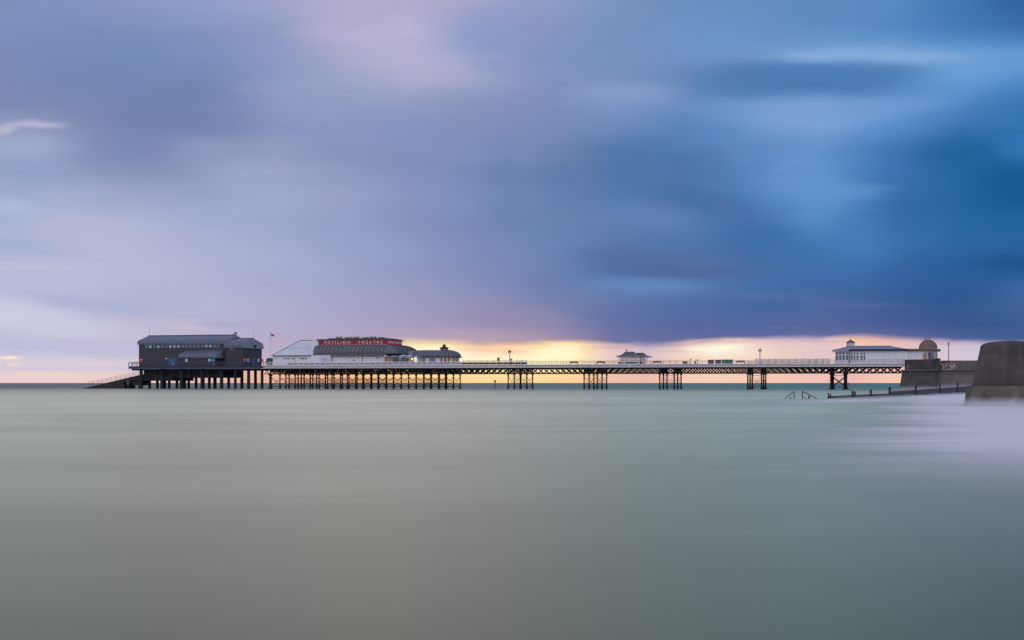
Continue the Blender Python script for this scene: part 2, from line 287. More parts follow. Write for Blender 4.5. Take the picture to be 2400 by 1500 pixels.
M['bronze'] = mat('brown_lamp_post_paint', (0.045, 0.030, 0.024), 0.5, 0.1)
M['yellow'] = mat('ochre_shutter', (0.50, 0.32, 0.08), 0.6, 0.1)
M['tarp'] = mat('blue_tarpaulin', (0.01, 0.075, 0.13), 0.55, 0.2, 1.5)
M['orange'] = mat('orange_topmark', (0.50, 0.13, 0.05), 0.6, 0.1)
M['grey'] = mat('grey_panel', (0.32, 0.32, 0.34), 0.6, 0.1)
M['lilac'] = mat('pale_slats', (0.56, 0.55, 0.62), 0.6, 0.1)
M['screen'] = mat('frosted_cream_glass', (0.72, 0.66, 0.42), 0.4, 0.12, 2)
M['groyne'] = mat('wet_groyne_timber', (0.026, 0.020, 0.022), 0.6, 0.25, 1.0, stretch=(1, 1, 4), bump=.3)
M['plank'] = mat('deck_planks', (0.16, 0.14, 0.12), 0.8, 0.2, 1, stretch=(.3, 3, 1))
M['gull'] = mat('gull_grey', (0.30, 0.29, 0.30), 0.7, 0.1)
M['rust'] = mat('rusty_brown_iron', (0.16, 0.075, 0.05), 0.7, 0.2)

def frosted(name, col, alpha):
    m = mat(name, col, 0.3, 0.08, 1.5); p = [n for n in m.node_tree.nodes if n.type == 'BSDF_PRINCIPLED'][0]
    p.inputs['Alpha'].default_value = alpha
    return m
M['screen'] = frosted('frosted_cream_glass', (0.86, 0.82, 0.60), 0.85)
M['screen_clear'] = frosted('thin_glass', (0.80, 0.70, 0.40), 0.28)

M['lamp_glass'] = frosted('smoky_lantern_glass', (0.25, 0.22, 0.20), 0.5)
def concrete(name, a, b, stain, scale=0.5, wash=(0, 0), foamc=(0.5, 0.5, 0.55), peel=None, lines=None):
    """weathered sea-wall concrete: blotches, vertical runs, lift joints; wash = foam left on the foot between two heights"""
    m = bpy.data.materials.new(name); m.use_nodes = True; t = NT(m.node_tree); t.n.clear()
    p = t.node('ShaderNodeBsdfPrincipled'); o = t.node('ShaderNodeOutputMaterial'); t.l.new(p.outputs[0], o.inputs[0])
    geo = t.node('ShaderNodeNewGeometry').outputs['Position']
    big = t.noise(geo, scale, 5, 0.6, 0.6)
    run = t.noise(t.scl(geo, (1, 1, 0.12)), scale * 5, 4, 0.6)
    fin = t.noise(geo, scale * 14, 4, 0.65)
    c = t.mix(t.rng(big, 0.32, 0.68, 0, 1, True), a, b)
    c = t.mix(t.m('MULTIPLY', t.rng(run, 0.5, 0.72, 0, 1, True), 0.45), c, stain)
    c = t.mix(t.m('MULTIPLY', t.rng(fin, 0.55, 0.75), 0.3), c, tuple(q * 0.4 for q in b))
    sp = t.node('ShaderNodeSeparateXYZ'); t.put(sp.inputs[0], geo)
    if lines:
        for zz, hw in lines:
            d = t.m('ABSOLUTE', t.m('SUBTRACT', t.m('ADD', sp.outputs[2], t.m('MULTIPLY', fin, hw)), zz + hw * 0.5))
            c = t.mix(t.rng(d, 0, hw, 0.85, 0), c, tuple(q * 0.25 for q in b))
    if peel:
        n = t.noise(geo, 2.2, 4, 0.7); k = t.rng(n, 0.50, 0.54)
        x0, x1, z0, z1 = peel
        k = t.m('MULTIPLY', k, t.m('MULTIPLY', t.m('GREATER_THAN', sp.outputs[0], x0), t.m('LESS_THAN', sp.outputs[0], x1)))
        k = t.m('MULTIPLY', k, t.m('MULTIPLY', t.m('GREATER_THAN', sp.outputs[2], z0), t.m('LESS_THAN', sp.outputs[2], z1)))
        c = t.mix(t.m('MULTIPLY', k, 0.8), c, (0.42, 0.40, 0.42))
    if wash[1] > wash[0]:
        zw = t.m('ADD', sp.outputs[2], t.m('MULTIPLY', t.m('SUBTRACT', big, 0.5), 0.5))
        c = t.mix(t.rng(zw, wash[0], wash[1], 1.0, 0.0, True), c, foamc)
    t.put(p.inputs['Base Color'], c); p.inputs['Roughness'].default_value = 0.85
    bp = t.node('ShaderNodeBump'); bp.inputs['Strength'].default_value = 0.5; bp.inputs['Distance'].default_value = 0.06
    t.put(bp.inputs['Height'], fin); t.l.new(bp.outputs[0], p.inputs['Normal'])
    return m

# ------------------------------------------------------------------ mesh builder (coordinates u, v, z of the pier)
class MB:
    def __init__(s): s.v = []; s.f = []; s.mi = []; s.sm = []; s.cur = 0; s.smooth = False
    def add(s, vs, fs, smooth=None):
        o = len(s.v); s.v += [tuple(a) for a in vs]
        for f in fs:
            s.f.append([i + o for i in f]); s.mi.append(s.cur); s.sm.append(s.smooth if smooth is None else smooth)
        return s
    def box(s, a, b, c, d, e, f):
        vs = [(x, y, z) for z in (e, f) for y in (c, d) for x in (a, b)]
        return s.add(vs, [(0, 2, 3, 1), (4, 5, 7, 6), (0, 1, 5, 4), (2, 6, 7, 3), (0, 4, 6, 2), (1, 3, 7, 5)])
    def bar(s, p, q, w, h=None):
        h = h or w
        d = [q[i] - p[i] for i in range(3)]; L = sqrt(sum(x * x for x in d)) or 1e-6; d = [x / L for x in d]
        up = (0, 1, 0) if abs(d[1]) < 0.9 else (1, 0, 0)
        a = [d[1] * up[2] - d[2] * up[1], d[2] * up[0] - d[0] * up[2], d[0] * up[1] - d[1] * up[0]]
        l = sqrt(sum(x * x for x in a)); a = [x / l for x in a]
        b = [d[1] * a[2] - d[2] * a[1], d[2] * a[0] - d[0] * a[2], d[0] * a[1] - d[1] * a[0]]
        vs = []
        for P in (p, q):
            for i, j in ((-1, -1), (1, -1), (1, 1), (-1, 1)):
                vs.append([P[k] + a[k] * i * w / 2 + b[k] * j * h / 2 for k in range(3)])
        return s.add(vs, [(0, 3, 2, 1), (4, 5, 6, 7)] + [(i, (i + 1) % 4, 4 + (i + 1) % 4, 4 + i) for i in range(4)])
    def cyl(s, p, q, r1, r2=None, n=10):
        r2 = r1 if r2 is None else r2
        d = [q[i] - p[i] for i in range(3)]; L = sqrt(sum(x * x for x in d)) or 1e-6; d = [x / L for x in d]
        up = (0, 1, 0) if abs(d[1]) < 0.9 else (1, 0, 0)
        a = [d[1] * up[2] - d[2] * up[1], d[2] * up[0] - d[0] * up[2], d[0] * up[1] - d[1] * up[0]]
        l = sqrt(sum(x * x for x in a)); a = [x / l for x in a]
        b = [d[1] * a[2] - d[2] * a[1], d[2] * a[0] - d[0] * a[2], d[0] * a[1] - d[1] * a[0]]
        vs = []
        for P, r in ((p, r1), (q, r2)):
            for i in range(n):
                t = 2 * pi * i / n
                vs.append([P[k] + (a[k] * cos(t) + b[k] * sin(t)) * r for k in range(3)])
        s.add(vs, [(i, (i + 1) % n, n + (i + 1) % n, n + i) for i in range(n)], True)
        s.add(vs[:n], [tuple(range(n))[::-1]], False); s.add(vs[n:], [tuple(range(n))], False)
        return s
    def lathe(s, cu, cv, prof, n=24, smooth=True, su=1.0, sv=1.0, a0=0.0, cap=True):
        vs = []
        for r, z in prof:
            for i in range(n):
                t = a0 + 2 * pi * i / n
                vs.append((cu + r * cos(t) * su, cv + r * sin(t) * sv, z))
        fs = []
        for k in range(len(prof) - 1):
            for i in range(n):
                j = (i + 1) % n
                fs.append((k * n + i, k * n + j, (k + 1) * n + j, (k + 1) * n + i))
        s.add(vs, fs, smooth)
        if cap:
            s.add(vs[:n], [tuple(range(n))[::-1]], False); s.add(vs[-n:], [tuple(range(n))], False)
        return s
    def prism(s, pts, axis, a, b, smooth=False):
        """closed outline pts (two coordinates) pushed along axis 'u', 'v' or 'z' from a to b"""
        n = len(pts)
        def P(p, t):
            return {'u': (t, p[0], p[1]), 'v': (p[0], t, p[1]), 'z': (p[0], p[1], t)}[axis]
        vs = [P(p, a) for p in pts] + [P(p, b) for p in pts]
        s.add(vs, [(i, (i + 1) % n, n + (i + 1) % n, n + i) for i in range(n)], smooth)
        s.add(vs[:n], [tuple(range(n))[::-1]], False); s.add(vs[n:], [tuple(range(n))], False)
        return s

def mkobj(name, mb, mats, origin=(0, 0, 0), parent=None, pier=True):
    if not isinstance(mats, (list, tuple)): mats = [mats]
    me = bpy.data.meshes.new(name)
    me.from_pydata([(a[0] - origin[0], a[1] - origin[1], a[2] - origin[2]) for a in mb.v], [], mb.f)
    for m in mats: me.materials.append(m)
    me.polygons.foreach_set('material_index', mb.mi); me.polygons.foreach_set('use_smooth', mb.sm)
    import bmesh
    b = bmesh.new(); b.from_mesh(me); bmesh.ops.recalc_face_normals(b, faces=b.faces); b.to_mesh(me); b.free()
    o = bpy.data.objects.new(name, me); C.objects.link(o)
    if parent: o.parent = parent
    elif pier:
        o.location = world(*origin); o.rotation_euler = (0, 0, -TH)
    else: o.location = origin
    return o
ORG = {}
def thing(name, label, cat, u, v, z, group=None, pier=True):
    o = bpy.data.objects.new(name, None); C.objects.link(o); o.empty_display_size = 0.5
    if pier: o.location = world(u, v, z); o.rotation_euler = (0, 0, -TH)
    else: o.location = (u, v, z)
    o['label'] = label; o['category'] = cat
    if group: o['group'] = group
    ORG[o.name] = (u, v, z)
    return o
def part(name, mb, mats, parent, label=None):
    top = parent
    off = ORG.get(parent.name)
    o = mkobj(name, mb, mats, off, parent)
    ORG[o.name] = off                      # parts sit at their thing's origin, so sub-parts use the same offset
    if label: o['label'] = label
    return o
def solo(name, mb, mats, label, cat, origin, group=None, pier=True):
    o = mkobj(name, mb, mats, origin, None, pier); o['label'] = label; o['category'] = cat
    if group: o['group'] = group
    ORG[o.name] = origin
    return o
def dup(root, u, v, z, label=None):
    def cp(o, par):
        c = o.copy(); C.objects.link(c)
        if par: c.parent = par
        for ch in [x for x in bpy.data.objects if x.parent == o]: cp(ch, c)
        return c
    r = cp(root, None); r.location = world(u, v, z)
    if label: r['label'] = label
    return r

# ------------------------------------------------------------------ water
def water_mat():
    m = bpy.data.materials.new('milky_sea_water'); m.use_nodes = True; t = NT(m.node_tree); t.n.clear()
    p = t.node('ShaderNodeBsdfPrincipled'); o = t.node('ShaderNodeOutputMaterial'); t.l.new(p.outputs[0], o.inputs[0])
    geo = t.node('ShaderNodeNewGeometry').outputs['Position']
    sp = t.node('ShaderNodeSeparateXYZ'); t.put(sp.inputs[0], geo)
    x, y, z = sp.outputs
    r = t.m('SQRT', t.m('ADD', t.m('MULTIPLY', x, x), t.m('MULTIPLY', y, y)))
    u = t.m('SUBTRACT', t.m('MULTIPLY', x, cT), t.m('MULTIPLY', t.m('SUBTRACT', y, D0), sT))     # distance along the pier
    soft = t.noise(t.scl(geo, (0.35, 1.0, 1)), 0.03, 3, 0.5, 0.5)
    fine = t.noise(t.scl(geo, (0.28, 1.0, 1)), 0.16, 4, 0.6, 1.0)
    # silty shallows (olive) towards the open left, dark green to the right painting in the blue sky's reflection, teal offshore
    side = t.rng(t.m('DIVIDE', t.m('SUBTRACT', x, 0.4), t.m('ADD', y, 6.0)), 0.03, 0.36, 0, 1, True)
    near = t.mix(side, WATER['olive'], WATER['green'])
    off = t.rng(t.m('ADD', y, t.m('MULTIPLY', t.m('SUBTRACT', soft, 0.5), 60.0)), 140.0, 560.0, 0, 1, True)
    offc = t.mix(t.rng(t.m('DIVIDE', x, t.m('MAXIMUM', y, 1.0)), -0.12, 0.16, 0, 1, True), WATER['slate'], WATER['teal'])
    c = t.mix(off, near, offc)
    c = t.mix(t.rng(fine, 0.35, 0.75, 0.0, 0.25), c, WATER['silt'])
    # foam carried out from the sea wall
    fo = t.m('ADD', u, t.m('MULTIPLY', t.m('SUBTRACT', fine, 0.5), 9.0))
    fo = t.m('ADD', fo, t.m('MULTIPLY', t.m('SUBTRACT', soft, 0.5), 10.0))
    foam = t.rng(fo, 96.8, 105.5, 0.0, 1.0, True)
    foam = t.m('MULTIPLY', foam, t.rng(y, 7.0, 42.0, 0.0, 1.0, True))
    foam = t.m('MULTIPLY', foam, t.rng(y, 330.0, 215.0, 0.0, 1.0, True))
    # the line of surf along the groyne
    g = t.m('ADD', t.m('SUBTRACT', y, 131.0), t.m('MULTIPLY', t.m('SUBTRACT', x, 30.0), -1.1))
    g = t.rng(t.m('ABSOLUTE', g), 0.0, 26.0, 1.0, 0.0, True)
    g = t.m('MULTIPLY', g, t.rng(u, 84.0, 99.0, 0, 1, True))
    foam = t.m('MAXIMUM', foam, t.m('MULTIPLY', g, 0.9))
    c = t.mix(t.m('MULTIPLY', foam, WATER['foamk']), c, WATER['foam'])
    t.n.remove(p)
    df = t.node('ShaderNodeBsdfDiffuse'); t.put(df.inputs[0], c)
    gl = t.node('ShaderNodeBsdfAnisotropic'); gl.distribution = 'MULTI_GGX'
    t.put(gl.inputs['Color'], WATER['tint'] + (1,)); gl.inputs['Roughness'].default_value = WATER['rough']
    fr = t.node('ShaderNodeFresnel'); fr.inputs[0].default_value = 1.33
    k = t.m('MULTIPLY', fr.outputs[0], t.rng(y, 90.0, 560.0, WATER['k'], WATER['kfar'], True))
    band = t.noise(t.scl(geo, (0.45, 1.0, 1)), 0.05, 3, 0.55, 1.2)          # slicks and ruffled streaks
    k = t.m('MULTIPLY', k, t.rng(band, 0.3, 0.7, 0.86, 1.08))
    k = t.m('MULTIPLY', k, t.m('SUBTRACT', 1.0, t.m('MULTIPLY', foam, 0.75)))
    mx = t.node('ShaderNodeMixShader'); t.put(mx.inputs[0], k); t.l.new(df.outputs[0], mx.inputs[1]); t.l.new(gl.outputs[0], mx.inputs[2])
    t.l.new(mx.outputs[0], o.inputs[0])
    # swell smoothed by the long exposure
    b = t.node('ShaderNodeBump'); b.inputs['Strength'].default_value = 0.15; b.inputs['Distance'].default_value = 0.3
    t.put(b.inputs['Height'], t.noise(t.scl(geo, (0.3, 1, 1)), 0.12, 2, 0.5)); t.l.new(b.outputs[0], gl.inputs['Normal'])
    return m
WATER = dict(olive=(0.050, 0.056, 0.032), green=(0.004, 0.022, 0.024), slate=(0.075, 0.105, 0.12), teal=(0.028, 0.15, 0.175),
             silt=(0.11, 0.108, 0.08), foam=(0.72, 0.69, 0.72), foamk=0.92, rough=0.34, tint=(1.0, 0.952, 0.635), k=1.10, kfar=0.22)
def water():
    mb = MB(); R_ = [0, 30, 80, 160, 300, 600, 1500, 5000, 18000, 40000]; n = 48
    vs = [(0, 0, 0)]; fs = []
    for r in R_[1:]:
        for i in range(n): vs.append((r * cos(2 * pi * i / n), r * sin(2 * pi * i / n), 0))
    for i in range(n): fs.append((0, 1 + i, 1 + (i + 1) % n))
    for k in range(len(R_) - 2):
        for i in range(n):
            a, b = 1 + k * n, 1 + (k + 1) * n
            fs.append((a + i, b + i, b + (i + 1) % n, a + (i + 1) % n))
    mb.add(vs, fs, True)
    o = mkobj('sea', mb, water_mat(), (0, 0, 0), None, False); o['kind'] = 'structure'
    return o
water()

# ------------------------------------------------------------------ the pier
ZD, ZF, ZG = 6.87, 6.03, 4.29              # deck, foot of the fascia, foot of the girders
PW = 14.0                                  # width of the walkway
HEADW = 22.5                               # width of the pier head under the theatre
uL, uR = U(617), U(2121)
uH = U(1038)                               # where the wide pier head ends
pier = thing('pier', 'long Victorian iron pier on dark lattice girders and slender columns over the sea', 'pier', U(1300), 0, 0)
mb = MB(); mb.box(uL, uR, 0.12, PW - .12, ZF + .25, ZD); part('deck', mb, M['plank'], pier)
mb = MB(); mb.box(uL + .05, uH, PW - .1, HEADW - .12, ZF + .25, ZD - .01); part('deck', mb, M['plank'], pier)
def fascia(u0, u1, v0, out):
    mb = MB(); d = 0.12 * out
    a, b = sorted((v0, v0 + d))
    mb.cur = 0; mb.box(u0, u1, a, b, ZF + .02, ZD - .06)
    a, b = sorted((v0, v0 - d * .9)); mb.cur = 1
    mb.box(u0, u1, a, b, ZD - .10, ZD + .02)
    mb.box(u0, u1, *sorted((v0, v0 - d * .5)), ZD - .56, ZD - .50)
    mb.box(u0, u1, *sorted((v0, v0 - d * .7)), ZF + .0, ZF + .12)
    mb.cur = 2
    x = u0 + .4
    while x < u1: 
        mb.box(x, x + .05, *sorted((v0, v0 - d * .35)), ZF + .13, ZD - .11); x += 1.75
    part('fascia', mb, [M['cream'], M['white'], M['cream_dark']], pier)
fascia(uL, uR, 0, 1); fascia(uH, uR, PW, -1); fascia(uL, uH, HEADW, -1)
mb = MB(); mb.box(uL, uL + .12, .1, HEADW - .1, ZF, ZD - .05); part('fascia', mb, M['cream'], pier); mb = MB(); mb.box(uH - .12, uH, PW, HEADW - .1, ZF, ZD - .05); part('fascia', mb, M['cream'], pier)

def lattice(u0, u1, v, n=None, parent=pier, z0=ZG, z1=ZF, thick=0.21):
    mb = MB(); L = u1 - u0
    mb.box(u0, u1, v - .14, v + .14, z1 - .34, z1 - .004); mb.box(u0, u1, v - .13, v + .13, z0, z0 + .24)
    h = z1 - z0 - .3
    n = n or max(1, int(round(L / 1.72)))
    p = L / n
    zb, zt = z0 + .12, z1 - .16
    for k in range(-1, n + 1):
        for sgn, dv in ((1, -.05), (-1, .05)):
            a, b = (u0 + (k if sgn > 0 else k + 2) * p, zb), (u0 + (k + 1 if sgn > 0 else k + 1) * p, zt)
            # each diagonal runs one panel
            x0 = u0 + k * p; x1 = x0 + p
            if sgn < 0: x0, x1 = x1, x0
            if min(x0, x1) < u0 - 1e-6 or max(x0, x1) > u1 + 1e-6: continue
            mb.bar((x0, v + dv, zb), (x1, v + dv, zt), thick, .07)
    return part('lattice_girder', mb, M['iron'], parent)
ROWS = [0.45, 7.0, 13.55]
NEAR = [(1191, 1221), (1369, 1400), (1546, 1580), (1752.5, 1785), (1948, 1980)]     # the two near columns of each trestle
def span_ends():
    e = [U(1030, .45)]
    for a, b in NEAR: e += [U(a, .45), U(b, .45)]
    e += [U(2113, .45)]
    return e
ends = span_ends()
for v in ROWS:
    for a, b in zip(ends[:-1], ends[1:]): lattice(a, b, v, thick=.34 if a > U(1970) else .23)
def column(u, v, parent, r=.18, top=ZG, foot=0.45, mat_='iron'):
    mb = MB()
    mb.cyl((u, v, foot), (u, v, top - .5), r, r * .9, 10)
    mb.cyl((u, v, top - .5), (u, v, top - .02), r * .95, r * 1.9, 10)
    mb.cyl((u, v, foot + .35), (u, v, foot + .55), r * 1.35, r * 1.35, 10)
    mb.cyl((u, v, top - 1.0), (u, v, top - .9), r * 1.3, r * 1.3, 10)
    mb.cyl((u, v, -1.5), (u, v, foot), r * 1.9, r * 1.5, 12)
    mb.box(u - .13, u + .13, v - .13, v + .13, top - .02, ZF - .2)
    return part('column', mb, M[mat_], parent)
def brace(mb, p, q, z0, z1, w=.055):
    """cross bracing between two columns p and q (u, v)"""
    mb.bar((p[0], p[1], z0), (q[0], q[1], z1), w); mb.bar((p[0] + .06, p[1] + .06, z1), (q[0] + .06, q[1] + .06, z0), w)
for a, b in NEAR:
    ua, ub = U(a, .45), U(b, .45); mb = MB()
    zt, zb = ZG - .9, .75
    for v in ROWS:
        brace(mb, (ua, v), (ub, v), zb, zt, .11 if a > 1900 else .07)
        mb.bar((ua, v, zb - .1), (ub, v, zb - .1), .16)
    for i in range(2):
        for x in (ua, ub):
            brace(mb, (x, ROWS[i]), (x, ROWS[i + 1]), zb, zt)
            mb.bar((x, ROWS[i], zb - .12), (x, ROWS[i + 1], zb - .12), .15)
        mb.bar((ua, ROWS[i], zt + .3), (ub, ROWS[i], zt + .3), .08)
    for x in (ua, ub):                     # cross girders over the column heads
        for i in range(2):
            mb.bar((x, ROWS[i], ZG + .16), (x, ROWS[i + 1], ZG + .16), .26, .3); mb.bar((x, ROWS[i], ZF - .22), (x, ROWS[i + 1], ZF - .22), .26, .4)
            for k in range(4):
                v0 = ROWS[i] + k * 1.638; mb.bar((x - .06, v0, ZG + .2), (x - .06, v0 + 1.638, ZF - .25), .16); mb.bar((x + .12, v0, ZF - .25), (x + .12, v0 + 1.638, ZG + .2), .16)
    tr = part('trestle', mb, M['iron'], pier)
    big = a > 1900
    for x in (ua, ub):
        for v in ROWS:
            column(x, v, tr, .30 if big else .19)
            if big:
                q = MB(); q.box(x - .95, x + .95, v - .9, v + .9, -1.2, .12); part('footing', q, M['underside'], tr)
# pier head: four rows of columns, densely braced
HROWS = [0.45, 7.0, 13.55, 20.1]
hx = [U(634 + 36 * i, .45) for i in range(12)]
for v in HROWS:
    lattice(U(620, .45), U(1030, .45), v, thick=.17)
for i, x in enumerate(hx):
    mb = MB(); zt, zb = ZG - .9, .85
    for j in range(3):
        brace(mb, (x, HROWS[j]), (x, HROWS[j + 1]), zb, zt, .07)
        mb.bar((x, HROWS[j], zb - .15), (x, HROWS[j + 1], zb - .15), .17)
        mb.bar((x, HROWS[j], ZG + .9), (x, HROWS[j + 1], ZG + .9), .3)
        # secondary cross girder, a lattice across the width
        for k in range(4):
            v0 = HROWS[j] + k * 1.64; mb.bar((x, v0, ZG + .1), (x, v0 + 1.64, ZF - .2), .14); mb.bar((x + .15, v0, ZF - .2), (x + .15, v0 + 1.64, ZG + .1), .14)
    if i < 11:
        for v in HROWS:
            brace(mb, (x, v), (hx[i + 1], v), zb, zt, .085)
            mb.bar((x, v, zb - .1), (hx[i + 1], v, zb - .1), .17)
    # arched brackets at the column heads
    tr = part('trestle', mb, M['iron'], pier)
    for j, v in enumerate(HROWS[:4]):
        column(x, v, tr, .42 if i == 0 and j == 0 else .20)

def railing(u0, u1, v, pitch, top, mats, name='railing', parent=pier, panel=False, thin=.05, rails=(0.55,)):
    mb = MB(); x = u0; n = max(1, int(round((u1 - u0) / pitch))); p = (u1 - u0) / n
    mb.bar((u0, v, ZD + top), (u1, v, ZD + top), thin * 1.4)
    for r in rails: mb.bar((u0, v, ZD + top * r), (u1, v, ZD + top * r), thin * .8)
    for i in range(n + 1):
        x = u0 + i * p; mb.box(x - thin * .6, x + thin * .6, v - thin * .6, v + thin * .6, ZD - .05, ZD + top + .08)
    if panel:
        mb.cur = 1; mb.box(u0, u1, v - .014, v + .014, ZD + .12, ZD + top * .82)
    return part(name, mb, mats, parent)
railing(U(618), U(673), .15, 1.0, 1.0, [M['white']], thin=.11, rails=(.55, .25))
railing(U(673), U(1082), .15, 1.76, .88, [M['white'], M['grey_panel'] if 'grey_panel' in M else M['grey']], panel=True, thin=.12, rails=(.12,))
railing(U(1082), U(1235), .15, 1.76, .78, [M['white'], M['brown']], panel=True, thin=.08, rails=())
railing(U(1235), U(1957), .15, 1.76, .95, [M['bronze']], thin=.045)
railing(U(1957), U(2121), .15, 1.70, .95, [M['rust']], thin=.05, rails=(.5,))
railing(U(1082, PW - .15), U(2100, PW - .15), PW - .15, 1.76, .95, [M['bronze']], thin=.045)
railing(U(640, HEADW - .2), uH, HEADW - .2, 1.76, .95, [M['white']], thin=.06)

# ------------------------------------------------------------------ lifeboat station
def lifeboat():
    px0 = 470
    L = thing('lifeboat_station', 'dark timber-clad lifeboat station with curved grey roofs on thick piles', 'building', U(px0, 6), 6, 0)
    ua, ub = U(301), U(611)
    # platform
    mb = MB(); mb.box(ua, ub, 0.2, 21, Z(861.5, 470), ZD - .1)
    mb.cur = 1; mb.box(ua, ub, 0.0, .197, Z(864, 470), Z(861, 470)); mb.cur = 2; mb.box(ua, ub, .05, .197, Z(860.9, 470), Z(859.3, 470))
    part('platform', mb, [M['underside'], M['blue'], M['navy']], L)
    # railing: posts with square frames between them
    mb = MB(); zt = Z(848.5, 470); zb = Z(859.3, 470); n = 34; p = (ub - ua) / n
    mb.bar((ua, .1, zt), (ub, .1, zt), .12); mb.bar((ua, .1, zt - .25), (ub, .1, zt - .25), .06)
    for i in range(n + 1):
        x = ua + i * p; mb.box(x - .05, x + .05, .04, .16, zb, zt)
        if i < n:
            for (a, b) in (((x + .22, zb + .2), (x + p - .22, zb + .2)), ((x + .22, zt - .35), (x + p - .22, zt - .35)), ((x + .22, zb + .2), (x + .22, zt - .35)), ((x + p - .22, zb + .2), (x + p - .22, zt - .35))):
                mb.cur = 1; mb.bar((a[0], .1, a[1]), (b[0], .1, b[1]), .05); mb.cur = 0
    for x in (ua, ub):
        mb.bar((x, .1, zt), (x, 20.8, zt), .1)
        for k in range(13): mb.box(x - .05, x + .05, .1 + 1.7 * k, .2 + 1.7 * k, zb, zt)
    mb.bar((ua, 20.8, zt), (ub, 20.8, zt), .1)
    part('railing', mb, [M['blue'], M['rust']], L)
    # main hall: walls with roofs as extruded sections
    def hall(p0, p1, v0, v1, eave, bend, ridge, over, name):
        u0, u1 = U(p0, v0), U(p1, v0)
        ze, zk = Z(eave, p1, v0), Z(bend, p1, v0); vm = (v0 + v1) / 2; zr = Z(ridge, p1 + 24, vm)
        mb = MB(); mb.box(u0, u1, v0, v1, ZD - .1, ze + .02); part('wall', mb, M['timber'], L)
        def sect(o_, dz=0.0):
            a = [(v0 - over - o_, ze - dz)]
            r = .9
            for k in range(0, 7):
                t = k / 6 * radians(66)
                a.append((v0 - over - o_ + 1.35 * (1 - cos(t)) / (1 - cos(radians(66))), ze + (zk - ze) * (.36 + .64 * sin(t) / sin(radians(66))) + dz))
            a.append((vm, zr + dz))
            return a + [(2 * vm - q[0], q[1]) for q in reversed(a[:-1])]
        s0 = sect(0)
        mb = MB(); mb.prism(s0, 'u', u0 - .35, u1 + .3)
        for k in list(range(7)) + list(range(len(s0) - 8, len(s0) - 1)): mb.mi[k] = 3  # curved eave faces take the colour with the painted sea reflection
        mb.cur = 2
        mb.box(u0 - .3, u1 + .3, vm - .25, vm + .25, zr - .05, zr + .14); mb.cur = 1
        x = u0 - .3; pitch = .62
        half = len(s0) // 2 + 1
        while x < u1 + .3:
            for a, b in zip(s0[:half - 1], s0[1:half]): mb.bar((x, a[0], a[1]), (x, b[0], b[1]), .10, .10)
            x += pitch
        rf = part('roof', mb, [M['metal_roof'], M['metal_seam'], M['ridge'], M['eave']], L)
        # flat gable sheets proud of the roof ends
        mb = MB(); s1 = [(q[0] * .995 + vm * .005, q[1] - .02) for q in s0]
        mb.prism(s1, 'u', u1 + .302, u1 + .42); g = part('gable', mb, M['gable'], rf)
        return u0, u1, ze, zr, vm, rf
    m_ = hall(325.5, 528, 6.2, 19.2, 806.3, 795.2, 785, .35, 'main')
    a_ = hall(528.5, 569, 4.8, 17.8, 815.5, 801.0, 793, .35, 'annex')
    # ribbon window of the main hall
    v0 = 6.2; zt, zb = Z(807.3, 430, v0), Z(815.5, 430, v0)
    xs = [339 + 9.35 * k for k in range(19)]
    pale = {1, 3, 6, 7, 8, 15, 16}
    mb = MB(); mb.box(U(338, v0), U(515, v0), v0 - .05, v0 + .02, zb - .1, zt + .1)
    rw = part('window', mb, M['navy'], L)
    for k, x in enumerate(xs):
        q = MB(); q.box(U(x + .8, v0), U(x + 8.5, v0), v0 - .09, v0 - .052, zb, zt)
        part('pane', q, M['glass_teal'], rw)
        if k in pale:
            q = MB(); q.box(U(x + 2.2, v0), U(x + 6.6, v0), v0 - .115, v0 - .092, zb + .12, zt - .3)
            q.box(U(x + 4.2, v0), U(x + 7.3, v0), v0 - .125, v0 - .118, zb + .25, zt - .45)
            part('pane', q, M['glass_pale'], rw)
    # lean-to with its own curved roof
    vl = 1.4; u0, u1 = U(425, vl), U(506, vl); ze = Z(839, 470, vl); zk = Z(829, 470, vl); zt = Z(821.3, 500, 6.2)
    mb = MB(); mb.box(u0, u1 - .8, vl, 6.19, ZD - .1, ze + .02); part('wall', mb, M['timber'], L)
    s0 = [(vl - .25, ze)]
    for k in range(7):
        t = k / 6 * radians(70); s0.append((vl - .25 + 1.15 * (1 - cos(t)), ze + (zk - ze) * .35 + (zk - ze) * .65 * sin(t)))
    s0 += [(6.1, zt), (6.1, ze)]
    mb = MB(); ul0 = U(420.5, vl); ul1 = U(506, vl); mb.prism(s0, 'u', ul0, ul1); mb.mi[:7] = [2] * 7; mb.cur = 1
    x = ul0 + .05
    while x < ul1:
        for a, b in zip(s0[:8], s0[1:9]): mb.bar((x, a[0], a[1]), (x, b[0], b[1]), .17, .14)
        x += .62
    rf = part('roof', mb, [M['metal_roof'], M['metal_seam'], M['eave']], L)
    q = MB(); q.prism([(a, b - .02) for a, b in s0], 'u', ul1 + .002, ul1 + .1); part('gable', q, M['gable'], rf)
    # doors, panels and boards
    def plate(name, p0, p1, y0, y1, v, m_, pr=.06, par=L):
        q = MB(); q.box(U(p0, v), U(p1, v), v - pr, v - .003, Z(y1, (p0 + p1) / 2, v), Z(y0, (p0 + p1) / 2, v)); return part(name, q, m_, par)
    d = plate('door', 396, 414, 840, 858, 6.2, M['blue_door']); plate('handle', 405, 405.6, 852, 853, 6.1, M['spot'], .1, d)
    d = plate('door', 497, 504.5, 839.6, 858, 1.4, M['blue_door']); plate('handle', 499, 500.6, 843, 846, 1.3, M['white'], .05, d)
    for a, b, y0, y1 in ((434.5, 440, 841, 848), (488, 494, 841, 847)): plate('window', a, b, y0, y1, 1.4, M['glass_pale'])
    plate('window', 538, 550, 816.2, 819.5, 4.8, M['glass_teal'])
